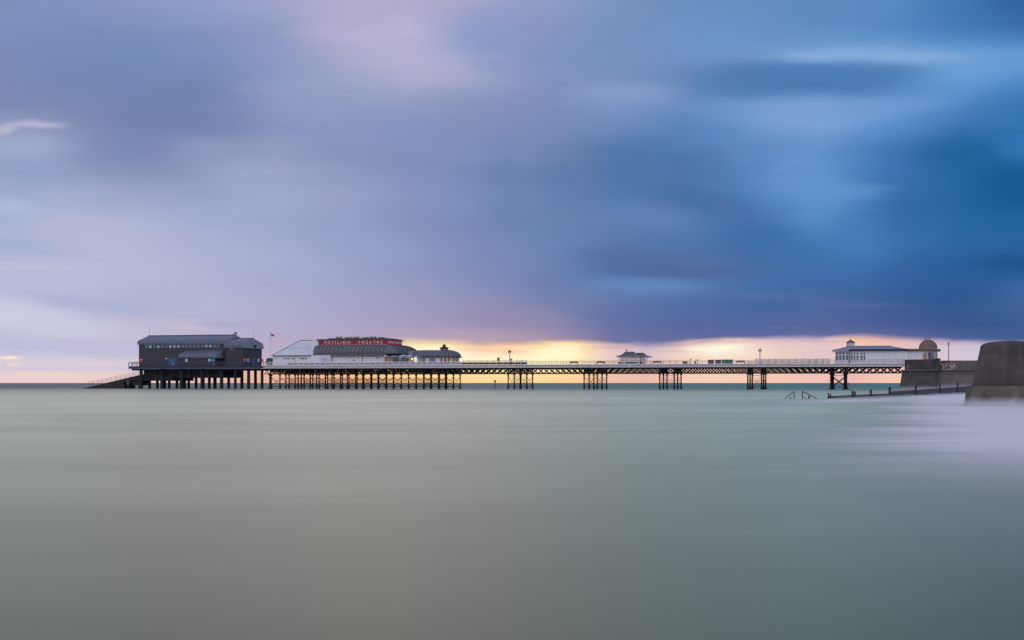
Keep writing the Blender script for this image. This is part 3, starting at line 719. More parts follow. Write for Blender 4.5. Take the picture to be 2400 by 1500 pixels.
    q = MB(); q.lathe(U(390, 6.0), 5.9, [(.05, Z(841.2, 390, 6)), (.11, Z(840.6, 390, 6)), (.11, Z(840.0, 390, 6)), (.05, Z(839.4, 390, 6))], 8); part('lamp', q, M['spot'], L)
    # gable end of the annex faces the theatre: boards and door on the end wall
    ue = U(569, 4.8) + .003
    def endplate(name, x0, x1, y0, y1, m_, pr=.06, par=L):
        # x positions on the end wall: find the depth whose picture column is x at this u
        def vat(px):
            lo, hi = 4.8, 17.8
            for _ in range(40):
                mid = (lo + hi) / 2
                if U(px, mid) > ue: lo = mid
                else: hi = mid
            return lo
        va, vb = sorted((vat(x0), vat(x1))); za, zb = Z(y1, (x0 + x1) / 2, va), Z(y0, (x0 + x1) / 2, va)
        q = MB(); q.box(ue, ue + pr, va, vb, za, zb); return part(name, q, m_, par)
    global ENDV
    ENDV = endplate
    d = endplate('door', 590, 598, 841, 858, M['blue_door'])
    for a, b in ((579.3, 580.8), (582.2, 583.6), (603.4, 604.8), (606, 607.5)): endplate('pilaster', a, b, 840.5, 847.5, M['white'], .1)
    endplate('floodlight', 593, 597, 808, 816, M['black'], .5)
    # masts and weather ball
    q = MB(); zr = m_[3]; q.cyl((m_[0] - .2, m_[4], zr), (m_[0] - .2, m_[4], Z(764, 352, m_[4])), .06, .035, 6); part('mast', q, M['gable'], L)
    q = MB(); uu = a_[1] + .5; q.cyl((uu, a_[4], Z(812, 596, a_[4])), (uu, a_[4], Z(762, 597, a_[4])), .06, .03, 6); part('mast', q, M['gable'], L)
    q = MB(); uu = m_[1] + .2; zz = Z(785, 552, m_[4]); q.lathe(uu, m_[4], [(.05, zz), (.05, zz + .25), (.3, zz + .4), (.36, zz + .6), (.3, zz + .8), (.05, zz + .92)], 10); q.bar((uu - 1, m_[4], zz + .3), (uu, m_[4], zz + .1), .06); q.bar((uu - .8, m_[4], zz + .2), (uu - .8, m_[4], zz + .75), .06); part('weather_vane', q, M['black'], L)
    # substructure: the boat chamber hull and the piles
    zc = Z(864, 470)
    mb = MB()
    mb.box(U(337, 4), U(405, 4), 4, 17, Z(892.5, 370, 4), zc); mb.box(U(405, 4) + .003, U(521, 4), 4.1, 16.9, Z(885.5, 460, 4), zc)
    mb.cur = 1
    for pxx, w in ((360, 1.0), (400, 1.2), (440, 1.0), (485, 1.0)): mb.box(U(pxx, 4), U(pxx, 4) + w, 3.8, 4.0, Z(883, pxx, 4), zc)
    mb.cur = 0; mb.box(ua + .5, ub, 1.0, 19, zc - .5, zc - .003)
    part('boat_chamber', mb, [M['underside'], M['navy']], L)
    piles = [(331, 8, 1.2, 864), (350.8, 6.5, 8, 890), (368.8, 6.5, 8, 890), (380, 8.5, 1.2, 864), (387, 5.5, 9, 890), (396.7, 6.6, 9, 890), (414.7, 6.6, 9, 884),
             (425, 8.5, 1.2, 864), (432.5, 7.5, 9, 884), (442.3, 6.4, 14, 884), (459.6, 6.6, 9, 884), (474, 8.5, 1.2, 864), (478, 4, 14, 884), (490.6, 7, 9, 884),
             (503.8, 8.4, 9, 884), (519.4, 8.4, 1.2, 864), (536, 7, 9, 866), (551.5, 6.8, 1.2, 864), (567, 7.6, 9, 866), (582.7, 7.6, 1.2, 864), (598.8, 7, 9, 866), (614.2, 6.8, 1.2, 864)]
    for px, w, v, yt in piles:
        q = MB(); r = w * Yd(px, v) / F / 2; x = U(px, v)
        q.cyl((x, v, -1.5), (x, v, Z(yt, px, v)), r * 1.02, r * .96, 14)
        part('pile', q, M['iron_blue'], L)
    return L
station = lifeboat()

def slipway():
    v0, v1 = 6.5, 13.0
    t = thing('slipway', 'sloping lifeboat slipway with a thin handrail running down into the sea', 'slipway', U(250, v0), v0, 0)
    uu = [U(x, v0) for x in (180, 330)]; z0, z1 = Z(911.5, 180, v0), Z(878, 330, v0)
    def zs(u): return z0 + (z1 - z0) * (u - uu[0]) / (uu[1] - uu[0])
    u_ = [uu[0], U(200, v0), U(291, v0)]
    mb = MB()
    mb.prism([(uu[0] - 1.5, zs(uu[0]) - .6), (uu[1] + 3, zs(uu[1] + 3)), (uu[1] + 3, zs(uu[1]) - 1.3), (U(291, v0), zs(U(291, v0)) - 1.0), (U(291, v0), -1), (uu[0] - 1.5, -1)], 'v', v0, v1)
    part('ramp', mb, M['underside'], t)
    mb = MB(); mb.prism([(U(303, v0), Z(884, 303, v0)), (U(329, v0), Z(879, 329, v0)), (U(329, v0), Z(903, 329, v0)), (U(303, v0), Z(903, 303, v0))], 'v', v0 + .3, v1 - .3)
    mb.box(U(323, v0), U(330, v0), v0 + .2, v0 + 1.4, -1.5, Z(900, 325, v0)); part('beam', mb, M['underside'], t)
    mb = MB(); x = U(299.5, v0 - .8); mb.cyl((x, v0 - .4, Z(902, 300, v0)), (x, v0 - .4, Z(891, 300, v0)), .62, .66, 14); part('pile_cap', mb, mat('pale_wet_concrete', (0.11, 0.09, 0.08), .8, .2), t)
    mb = MB(); mb.cyl((x + .1, v0 - .4, -1.5), (x + .1, v0 - .4, Z(902, 300, v0)), .42, .42, 12); part('pile', mb, M['iron_blue'], t)
    for vv in (v0 + .1, v1 - .1):
        mb = MB(); a = U(203, v0); b = U(328, v0)
        def zh(u): return zs(u) + .15
        za, zb_ = Z(896.5, 203, v0), Z(870, 328, v0)
        def zt(u): return za + (zb_ - za) * (u - a) / (b - a)
        mb.bar((a, vv, zt(a)), (b, vv, zt(b)), .065); mb.bar((a, vv, (zt(a) + zs(a)) / 2 + .2), (b, vv, (zt(b) + zs(b)) / 2 + .2), .05)
        for k in range(12):
            x = a + .6 + (b - a - 1.2) * k / 11; mb.bar((x, vv, zs(x) - .2), (x, vv, zt(x)), .06)
        part('railing', mb, M['rust'], t)
slipway()

# red boards on the station's walls stand on their own: rescue equipment boards
def board(px, py0, py1, w, v, label, white=True):
    u = U(px, v); z0, z1 = Z(py1, px, v), Z(py0, px, v); hw = w * Yd(px, v) / F / 2
    t = thing('rescue_equipment_board', label, 'board', u, v, z0, 'red rescue equipment boards')
    q = MB(); q.box(u - hw, u + hw, v - .12, v, z0 + .1, z1); part('panel', q, M['red_bright'], t)
    q = MB(); q.box(u - hw * .6, u + hw * .6, v - .15, v - .123, z0 + (z1 - z0) * .68, z0 + (z1 - z0) * .82); q.box(u - hw * .6, u + hw * .6, v - .12, v - .005, z0, z0 + .097); part('label_strip', q, M['white'], t)
board(331.5, 841, 849.5, 8, 6.0, 'red rescue board on the left corner of the lifeboat station')
def board_end(px, label, a, b):
    lo, hi = 4.8, 17.8; ue = U(569, 4.8)
    for _ in range(40):
        mid = (lo + hi) / 2
        if U(px, mid) > ue: lo = mid
        else: hi = mid
    z0, z1 = Z(b, px, lo), Z(a, px, lo); u = ue + .02
    t = thing('rescue_equipment_board', label, 'board', u, lo, z0, 'red rescue equipment boards')
    w = .75
    q = MB(); q.box(u, u + .14, lo - w, lo + w, z0 + .1, z1); part('panel', q, M['red_bright'], t)
    q = MB(); q.box(u + .143, u + .17, lo - .4, lo + .4, z0 + .7, z0 + .9); q.box(u + .143, u + .17, lo - .4, lo + .4, z0 + .2, z0 + .35); part('label_strip', q, M['white'], t)
board_end(572.5, 'red board on the near edge of the lifeboat station end wall', 840, 848.3)
board_end(614.5, 'red board on the far edge of the lifeboat station end wall', 841.5, 848)

# ------------------------------------------------------------------ theatre
def text_mesh(txt, size, spacing, wordsp=1.0):
    cu = bpy.data.curves.new('txt', 'FONT'); cu.body = txt; cu.size = size; cu.space_character = spacing; cu.space_word = wordsp
    cu.align_x = 'CENTER'; cu.align_y = 'CENTER'; cu.extrude = .03; cu.offset = size * .012
    o = bpy.data.objects.new('txt', cu); C.objects.link(o)
    dg = bpy.context.evaluated_depsgraph_get(); me = bpy.data.meshes.new_from_object(o.evaluated_get(dg))
    bpy.data.objects.remove(o); bpy.data.curves.remove(cu)
    return me
def theatre():
    T = thing('theatre', 'white pavilion theatre with a grey vaulted roof and a red name band along its top', 'theatre', U(840, 3), 3, 0)
    vf = 2.6; vb = vf + 3.5; bw = 12.4
    vr = vb + bw
    u0b, u1b = U(745, vb), U(908, vb)
    zt = Z(808.3, 820, vb); ze = Z(829.3, 820, vf); af, ar = 3.5, 4.4
    ue0 = U(735, vf)
    zw = Z(834.2, 820, vf)
    # walls
    mb = MB(); mb.box(ue0, U(901, vf), vf + .25, vr, ZD, zw + .05); mb.box(U(901, vf) + .003, u1b + ar - .4, vf + 1.6, vr, ZD, zw + .05)
    mb.cur = 1
    for x in (778, 847.5): mb.box(U(x, vf), U(x, vf) + (.14 if x < 800 else .3), vf + .2, vf + .247, ZD, zw)
    part('wall', mb, [M['white'], M['grey']], T)
    mb = MB(); mb.box(U(639.3, vf), ue0 - .003, vf + .1, vr, ZD, Z(834, 700, vf)); mb.cur = 1
    mb.box(U(690.6, vf), U(690.6, vf) + .16, vf + .04, vf + .097, ZD, Z(834.5, 690, vf))
    part('wall', mb, [M['white'], M['grey']], T)
    mb = MB(); mb.box(ue0 - .5, U(776, vf), vf - .5, vf + .24, ZD, Z(832.8, 760, vf)); mb.cur = 1; mb.box(ue0 - .6, U(776.5, vf), vf - .6, vf + .5, Z(832.7, 760, vf), Z(831.8, 760, vf)); part('porch', mb, [M['white'], M['grey']], T)
    # white hipped roof on the left
    zl, zr_ = Z(833.6, 660, vf), Z(797.8, 720, vf + 7.5)
    ua, ub, uc, ud = U(636.5, vf - .2), U(723, vf - .2), U(703, vf + 7.5), U(743, vf + 7.5)
    vm = vf + 7.5
    P = [(ua, vf - .2, zl), (ub, vf - .2, zl), (ud, vm, zr_), (uc, vm, zr_), (ua, vr, zl), (ub, vr, zl), (ud, vm + 1.5, zr_), (uc, vm + 1.5, zr_)]
    mb = MB(); mb.add(P, [(0, 1, 2, 3), (4, 7, 6, 5), (0, 3, 7, 4), (1, 5, 6, 2), (3, 2, 6, 7), (0, 4, 5, 1)])
    mb.cur = 1; mb.bar((ua, vf - .22, zl - .02), (ub + 1.2, vf - .22, zl - .02), .2); mb.bar(P[3], P[2], .22); mb.bar(P[0], P[3], .16); mb.cur = 2
    mb.bar(P[1], P[2], .2)
    mm = lambda a, b, k: [a[i] + (b[i] - a[i]) * k for i in range(3)]
    a, b = mm(P[0], P[3], .47), mm(P[1], P[2], .47); mb.bar(a, b, .10)
    part('roof', mb, [M['white_roof'], M['ridge'], M['grey']], T, 'smooth white hipped roof')
    # white cheek between the hip and the vault
    mb = MB(); mb.add([(ub - .2, vf + .1, zl), (ue0 + .6, vf + .1, zl), (u0b + .3, vb, zt + 1.6), (ud - .1, vb + .3, zr_ - .1), (ub - .2, vb + 4, zl), (ue0 + .6, vb + 4, zl), (u0b + .3, vb + 4, zt + 1.6), (ud - .1, vb + 4, zr_ - .1)],
                     [(0, 1, 2, 3), (4, 7, 6, 5), (0, 3, 7, 4), (1, 5, 6, 2), (3, 2, 6, 7), (0, 4, 5, 1)]); part('cheek_wall', mb, M['white_roof'], T)
    # vaulted roof
    mb = MB(); mb.smooth = True
    rings = []; NR = 12
    H = zt - ze
    def ring(k):
        ph = k / NR * pi / 2; c_, s_ = cos(ph), sin(ph)
        a, b = af * c_, ar * c_; z = ze + H * s_
        left = u0b - (u0b - ue0) * c_ ** 1.3
        uu1 = u1b + b; r = .9 * c_ + .05
        pts = [(left, vb - a, z)]
        pts += [(left + (uu1 - r - left) * i / 12, vb - a, z) for i in range(1, 13)]
        for j in range(1, 6):
            q = j / 5 * pi / 2; pts.append((uu1 - r + r * sin(q), vb - a + r - r * cos(q), z))
        pts += [(uu1, vb - a + r + (vr + a - 2 * r - vb + a) * i / 6, z) for i in range(1, 7)]
        pts += [(left, vr + a * .9, z)]
        return pts
    rr = [ring(k) for k in range(NR + 1)]; m = len(rr[0])
    vs = [p for q in rr for p in q]; fs = []
    for k in range(NR):
        for i in range(m - 1): fs.append((k * m + i, k * m + i + 1, (k + 1) * m + i + 1, (k + 1) * m + i))
    mb.add(vs, fs, True)
    mb.add(rr[0] , [tuple(range(m))], False)
    mb.add(rr[-1], [tuple(range(m))], False)
    lf = [q[0] for q in rr] + [q[-1] for q in reversed(rr)]; mb.add(lf, [tuple(range(len(lf)))], False)
    # skirt below
    mb.smooth = False
    mb.prism([(vf - .35, zw), (vf - .1, ze + .0), (vf + .4, ze - .003), (vf + .4, zw)], 'u', ue0, U(900, vf))
    mb.cur = 1
    mb.bar((ue0, vf - .1, ze), (u1b + ar, vf - .06, ze), .16); mb.bar((ue0, vf - .36, zw), (U(900, vf), vf - .36, zw), .16)
    def seam(f):
        pts = [f(k / NR * pi / 2) for k in range(NR + 1)]
        for a, b in zip(pts[:-1], pts[1:]): mb.bar(a, b, .12, .12)
    n = 17
    for i in range(n + 1):
        e = ue0 + (u1b - ue0) * i / n; tp = u0b + (u1b - u0b) * i / n
        seam(lambda ph: (tp + (e - tp) * cos(ph) ** 1.2, vb - af * cos(ph) - .02, ze + H * sin(ph) + .02))
    for i in range(10):
        v_b = vb + bw * i / 9; v_e = (vb - af + .9) + (bw + 2 * af - 1.8) * i / 9
        seam(lambda ph: (u1b + ar * cos(ph) + .02, v_b + (v_e - v_b) * cos(ph), ze + H * sin(ph) + .02))
    seam(lambda ph: (u1b + ar * cos(ph) * .8, vb - af * cos(ph) * .98, ze + H * sin(ph) + .0))
    part('roof', mb, [M['lead'], M['lead_seam']], T, 'grey vaulted roof with dark seams')
    # clerestory with the name band
    zb = zt - .02; zc = Z(797.2, 820, vb)
    mb = MB(); mb.box(u0b + .05, u1b - .05, vb + .05, vr - .05, zb - .1, zc + .05); part('clerestory', mb, M['grey'], T)
    sg = MB(); sg.box(u0b + .2, u1b, vb - .06, vb + .045, zb + .12, zc - .02); sign = part('sign_board', sg, M['red'], T)
    sg = MB(); sg.box(u1b - .04, u1b + .06, vb - .05, vr, zb + .12, zc - .02); sign2 = part('sign_board', sg, M['red_bright'], T)
    sg = MB(); sg.box(u0b + .2, u1b + .1, vb - .1, vb - .063, zb, zb + .115); sg.box(u0b + .2, u1b + .1, vb - .1, vb - .063, zc - .017, zc + .12); sg.box(u1b + .063, u1b + .1, vb - .06, vr, zb, zb + .115); sg.box(u1b + .063, u1b + .1, vb - .06, vr, zc - .017, zc + .12)
    part('sign_trim', sg, M['lilac'], T)
    def letters(txt, size, sp, target_w, pos, rot, par, h):
        me = text_mesh(txt, size, sp, 1.6); me.name = 'lettering'
        xs = [v.co.x for v in me.vertices]; ys = [v.co.y for v in me.vertices]
        w = max(xs) - min(xs); hh = max(ys) - min(ys); cx = (max(xs) + min(xs)) / 2; cy = (max(ys) + min(ys)) / 2
        for v in me.vertices:
            v.co.x = (v.co.x - cx) * target_w / w; v.co.y = (v.co.y - cy) * h / hh
        me.materials.clear(); me.materials.append(M['letter'])
        o = bpy.data.objects.new('lettering', me); C.objects.link(o); o.parent = par
        og = ORG[par.name]
        o.location = (pos[0] - og[0], pos[1] - og[1], pos[2] - og[2]); o.rotation_euler = rot
    zm = (zb + .12 + zc - .02) / 2; hgt = (zc - zb)
    letters('PAVILION  THEATRE', 1.0, 1.5, U(897, vb) - U(761, vb), ((U(897, vb) + U(761, vb)) / 2, vb - .09, zm), (pi / 2, 0, 0), sign, hgt * .56)
    letters('PAVILION THEATRE', 1.0, 1.1, (vr - vb) * .92, (u1b + .09, (vb + vr) / 2, zm), (pi / 2, 0, pi / 2), sign2, hgt * .5)
    # flat roof above with the cowls
    zc2 = zc + .125
    mb = MB(); mb.box(u0b - .3, u1b + .5, vb - .6, vr + .4, zc2, zc2 + .22)
    mb.prism([(U(764, vb), zc2 + .223), (u1b + .0, zc2 + .223), (u1b - 1.2, zc2 + .50), (U(768, vb), zc2 + .50)], 'v', vb + .8, vr - 1)
    part('roof', mb, M['ridge'], T, 'dark flat roof over the red name band')
    zcow = zc2 + .503
    for i, (x0, x1, y) in enumerate(((787, 802, 786.8), (808, 824, 788.6), (826.5, 842, 786.8), (848, 863, 788.6), (865.5, 881, 786.8), (885, 901, 788.6))):
        v = vb + 3; uu = (U(x0, v) + U(x1, v)) / 2; r = (U(x1, v) - U(x0, v)) / 2; zz = Z(y, x0, v)
        q = MB(); q.lathe(uu, v, [(r * .6, zcow), (r * .6, zcow + .12), (r, zcow + .14), (r, zz - .12), (r * .95, zz)], 24); part('ventilator_cowl', q, mat('pale_cowl_paint', (.62, .60, .60), .6, .08) if i == 0 else bpy.data.materials['pale_cowl_paint'], T)
    # openings
    def plate(name, p0, p1, y0, y1, v, m_, pr=.05, par=T):
        q = MB(); q.box(U(p0, v), U(p1, v), v - pr, v - .003, Z(y1, (p0 + p1) / 2, v), Z(y0, (p0 + p1) / 2, v)); return part(name, q, m_, par)
    v = vf + .1
    for a, b in ((664.8, 668), (670.6, 673.8), (676.2, 679.6), (685.3, 688.8), (703.8, 707.2), (709.4, 712.6), (714.6, 718.4)): plate('window', a, b, 838.6, 842.2, v, M['glass'])
    d = plate('door', 752, 772, 835.8, 852, vf - .5, M['lilac']); plate('handle', 760, 761.5, 842, 844, vf - .56, M['black'], .05, d)
    plate('notice', 734.5, 737, 841.5, 846.5, v, M['navy'])
    plate('notice', 882.5, 886.2, 837, 840.6, vf + .25, M['black'])
    plate('notice', 827, 832, 842.8, 845.5, vf + .25, M['red_bright'])
    for x in (645, 699, 822, 839, 856, 890): plate('wall_lamp', x, x + 2.2, 838, 839.6, vf + .1 if x < 735 else vf + .25, M['grey'], .2)
    # glazed cafe front under the pent canopy
    v = vf + 1.6
    for a, b, m_ in ((901, 905, 'warm_dim'), (905.6, 908.5, 'warm'), (909.3, 914.5, 'warm_dim'), (920, 926, 'glass'), (927, 934, 'glass'), (941.5, 949, 'glass'), (950, 958, 'glass'), (962, 968.5, 'warm_dim')):
        w = plate('window', a, b, 838.3, 850, v, M[m_], .05)
    q = MB(); q.lathe(U(966, v - .5), v - .5, [(.05, Z(842.8, 966, v)), (.25, Z(842, 966, v)), (.25, Z(840.5, 966, v)), (.05, Z(840, 966, v))], 8); part('lamp', q, M['lamp_glow'], T)
    mb = MB(); zA, zB = Z(831.8, 940, vf + 2), Z(835.2, 940, vf - .8); n = 10; u0, u1 = U(900, vf), U(992, vf); 
    for i in range(n):
        mb.cur = i % 2; a = u0 + (u1 - u0) * i / n; b = u0 + (u1 - u0) * (i + .97) / n
        mb.prism([(vf - .8, zB), (vf + 2, zA), (vf + 2, zA - .1), (vf - .8, zB - .1)], 'u', a, b)
    mb.cur = 1; mb.box(u0, u1, vf - .85, vf - .803, zB - .2, zB - .02)
    part('canopy', mb, [M['lilac'], M['metal_roof']], T)
    # plant housing on the vault
    q = MB(); q.box(U(959, 8), U(974, 8), 7, 9, Z(831, 965, 8), Z(823, 965, 8)); part('plant_housing', q, M['metal_roof'], T)
    return T
theatre()

def rotunda():
    T = thing('rotunda_cafe', 'white windowed cafe with a blue-grey domed roof and a tiered lantern beside the theatre', 'cafe', U(1040, 5), 5, 0)
    vc = 8.5; vf = 3.0
    uc = U(1046, vc)
    ul = U(977, vf)
    zw = Z(837, 1040, vf)
    R = (U(1073.5, vc) - uc)
    # wall: straight part and round end
    mb = MB(); pts = [(ul, vf), (uc - 1, vf)]
    rv = vc - vf
    for k in range(1, 13):
        t = -pi / 2 + k / 12 * pi; pts.append((uc + R * cos(t), vc + rv * sin(t)))
    pts += [(ul, vc + rv)]
    mb.prism(pts, 'z', ZD, zw); part('wall', mb, M['white'], T)
    # roof: vault along the left, dome over the round end
    ze, zt = Z(836.6, 1040, vf), Z(820.5, 1040, vc)
    mb = MB(); mb.smooth = True
    prof = []
    for k in range(9):
        ph = k / 8 * pi / 2; prof.append((cos(ph), ze + (zt - ze) * sin(ph) ** .8))
    RR = R + .55; RV = rv + .5
    sec = [(vc - RV * c_, z) for c_, z in prof] + [(vc + RV * c_, z) for c_, z in reversed(prof[:-1])]
    mb.prism(sec, 'u', U(975, vf + 3), uc - .01, True)
    n = 32; vs = []; fs = []
    for c_, z in prof:
        for i in range(n): t = 2 * pi * i / n; vs.append((uc + RR * max(c_, .02) * cos(t), vc + RV * max(c_, .02) * sin(t), z))
    for k in range(8):
        for i in range(n): fs.append((k * n + i, k * n + (i + 1) % n, (k + 1) * n + (i + 1) % n, (k + 1) * n + i))
    mb.add(vs, fs, True)
    mb.cur = 1; mb.smooth = False
    for i in range(24):
        t = 2 * pi * i / 24
        if cos(t) < -.05: continue
        P = [(uc + RR * max(c_, .1) * cos(t), vc + RV * max(c_, .1) * sin(t), z + .03) for c_, z in prof]
        for a, b in zip(P[:-1], P[1:]): mb.bar(a, b, .1)
    x = U(980, vf)
    while x < uc - .3:
        P = [(x, a, b + .02) for a, b in sec[:9]]
        for a, b in zip(P[:-1], P[1:]): mb.bar(a, b, .09)
        x += 1.3
    mb.cur = 2
    mb.lathe(uc, vc, [(1.0, ze - .12), (1.06, ze - .06), (1.06, ze + .1), (1.0, ze + .16)], 32, True, RR, RV, cap=False)
    mb.box(U(985, vf), uc, vc - RV - .05, vc - RV + .3, ze - .12, ze + .12)
    part('roof', mb, [M['dome_lead'], M['metal_roof'], M['brown']], T)
    # tiered lantern
    s = Yd(1041, vc) / F; ul_ = U(1041, vc)
    def r(px): return px * s
    L = MB(); z = lambda y: Z(y, 1041, vc)
    L.lathe(ul_, vc, [(r(8.5), z(821)), (r(8.5), z(816.5))], 8, False)
    L.cur = 1
    L.lathe(ul_, vc, [(r(11.5), z(816.4)), (r(12), z(815.4)), (r(7), z(813.3)), (r(5), z(812.8))], 8, False)
    L.lathe(ul_, vc, [(r(3.6), z(812.9)), (r(3.6), z(811))], 8, False)
    L.lathe(ul_, vc, [(r(5.2), z(811)), (r(5.4), z(810)), (r(2.2), z(808)), (r(1), z(806.6)), (r(.6), z(805.6)), (.02, z(804.4))], 8, False)
    L.cur = 0
    for i in range(8):
        t = 2 * pi * i / 8; L.box(ul_ + r(8.6) * cos(t) - .1, ul_ + r(8.6) * cos(t) + .1, vc + r(8.6) * sin(t) - .1, vc + r(8.6) * sin(t) + .1, z(821), z(816.6))
    part('lantern', L, [M['cream_dark'], M['brown']], T)
    # windows
    v = vf
    def plate(name, p0, p1, y0, y1, v, m_, pr=.05, par=T):
        q = MB(); q.box(U(p0, v), U(p1, v), v - pr, v - .003, Z(y1, (p0 + p1) / 2, v), Z(y0, (p0 + p1) / 2, v)); return part(name, q, m_, par)
    for a, b, m_ in ((983.5, 985.3, 'glass'), (987.6, 989.8, 'glass'), (991.2, 993.6, 'glass'), (994.8, 997, 'glass'), (1005.5, 1009.5, 'glass_teal'), (1010.6, 1014.6, 'glass_teal'), (1015.6, 1019.8, 'glass_teal')):
        plate('window', a, b, 839.5, 850, v, M[m_])
    # round end: panes between white mullions
    for k, m_ in enumerate(('glass', 'warm', 'glass', 'warm', 'glass_teal', 'warm', 'warm', 'glass', 'warm', 'glass')):
        t0 = -pi / 2 + .03 + k * .145; t1 = t0 + .115; q = MB()
        P = []
        for t in (t0, t1):
            for rr in (1.0, 1.02): P.append((uc + R * rr * cos(t), vc + rv * rr * sin(t)))
        P = [P[0], P[1], P[3], P[2]]
        q.prism(P, 'z', ZD + .6, zw - .25); part('window', q, M[m_], T)
rotunda()

# flag, flagpole and the covered boat beside it
def flagpole():
    v = 4.0; u = U(633.5, v); t = thing('flagpole', 'tall thin white flagpole flying a red and white flag between station and theatre', 'flagpole', u, v, ZD)
    zt = Z(779, 633, v)
    q = MB(); q.cyl((u, v, ZD), (u, v, zt), .08, .045, 8); q.lathe(u, v, [(.05, zt), (.12, zt + .08), (.12, zt + .2), (.03, zt + .28)], 8); part('pole', q, M['lilac'], t)
    q = MB(); n = 10; vs = []; 
    for i in range(n + 1):
        k = i / n; x = u + .08 + 1.25 * k
        zc = Z(783.5, 634, v) - .55 * k - .12 * sin(k * 6); w = .08 * sin(k * 7)
        for dz in (.42 - .1 * k, .14, -.14, -.42 + .1 * k):
            for th in (0, .02): vs.append((x, v + w + th, zc + dz))
    fs = []; mi = []
    o = len(vs)
    q.v = vs
    for i in range(n):
        for j in range(3):
            a = i * 8 + j * 2; b = a + 2; c = b + 8; d = a + 8
            for th in (0, 1):
                q.f.append([a + th, b + th, c + th, d + th]); q.mi.append(1 if j == 1 or i in (4, 5) else 0); q.sm.append(True)
    part('flag', q, [mat('faded_white_flag', (.45, .30, .40), .8, .1), M['red_bright']], t)
    q = MB(); q.box(u - .12, u + .25, v - .03, v + .03, Z(796, 633, v), Z(794, 633, v)); part('pennant', q, M['navy'], t)
flagpole()
def tarp():
    v = 3.0; u0, u1 = U(623.5, v), U(638.8, v); t = thing('covered_dinghy', 'blue tarpaulin covered boat parked beside the white theatre wall', 'boat', (u0 + u1) / 2, v, ZD)
    q = MB(); za, zb = Z(848, 630, v), Z(839.3, 630, v)
    pts = [(u0, za), (u0 + .05, zb - .35), (u0 + .35, zb), (u1 - .1, zb + .02), (u1, zb - .2), (u1, za)]
    q.prism(pts, 'v', v, v + 2.2, False); part('cover', q, M['tarp'], t)
    q = MB(); q.box(u0 + .1, u1 - .1, v + .2, v + 2, ZD + .15, za - .003); q.cyl((u0 + .4, v + .1, ZD + .25), (u0 + .4, v + .2, ZD + .25), .25, .25, 12); q.cyl((u1 - .4, v + .1, ZD + .25), (u1 - .4, v + .2, ZD + .25), .25, .25, 12); part('trolley', q, M['black'], t)
tarp()

# ------------------------------------------------------------------ lamps
def lamp_post(px, v, ytop, label, twin=True, base=None, yb=None):
    u = U(px, v); z0 = ZD if base is None else base; s = Yd(px, v) / F
    t = thing('street_lamp', label, 'street lamp', u, v, z0, 'lamp posts on the pier and the promenade' )
    zt = Z(ytop, px, v); H = zt - z0; la = H - 1.45 if twin else H - 1.25
    q = MB()
    q.lathe(u, v, [(.20, z0), (.20, z0 + .25), (.15, z0 + .32), (.14, z0 + .9), (.11, z0 + 1.0), (.085, z0 + la * .98), (.10, z0 + la), (.10, z0 + la + .07), (.04, z0 + la + .1)], 10)
    if twin:
        for s_ in (-1, 1):
            pts = [(u, v, z0 + la - .15), (u + s_ * .14, v, z0 + la + .05), (u + s_ * .24, v, z0 + la + .38)]
            for a, b in zip(pts[:-1], pts[1:]): q.bar(a, b, .06)
    part('post', q, M['bronze'], t)
    for s_ in ((-1, 1) if twin else (0,)):
        x = u + s_ * .24; zb = z0 + la + (.38 if twin else .1)
        g = MB(); g.lathe(x, v, [(.10, zb), (.2, zb + .42)], 6, False); gl = part('lantern', g, M['lamp_glass'], t)
        g = MB(); g.lathe(x, v, [(.12, zb - .06), (.12, zb)], 6, False); g.lathe(x, v, [(.27, zb + .42), (.25, zb + .48), (.08, zb + .72), (.05, zb + .76), (.07, zb + .82), (.02, zb + 1.05)], 6, False)
        for k in range(6): a = 2 * pi * k / 6; g.bar((x + .11 * cos(a), v + .11 * sin(a), zb), (x + .215 * cos(a), v + .215 * sin(a), zb + .42), .03)
        part('lantern_cap', g, M['black'], t)
lamp_post(1194.5, 7, 818.5, 'twin-headed lamp post on the pier between two red boards')
lamp_post(1781.2, 7, 815.5, 'twin-headed lamp post on the pier above the pale windbreak row')
lamp_post(2223.5, 3, 799.5, 'single-headed lamp post behind the promenade wall beside the domed kiosk', False)

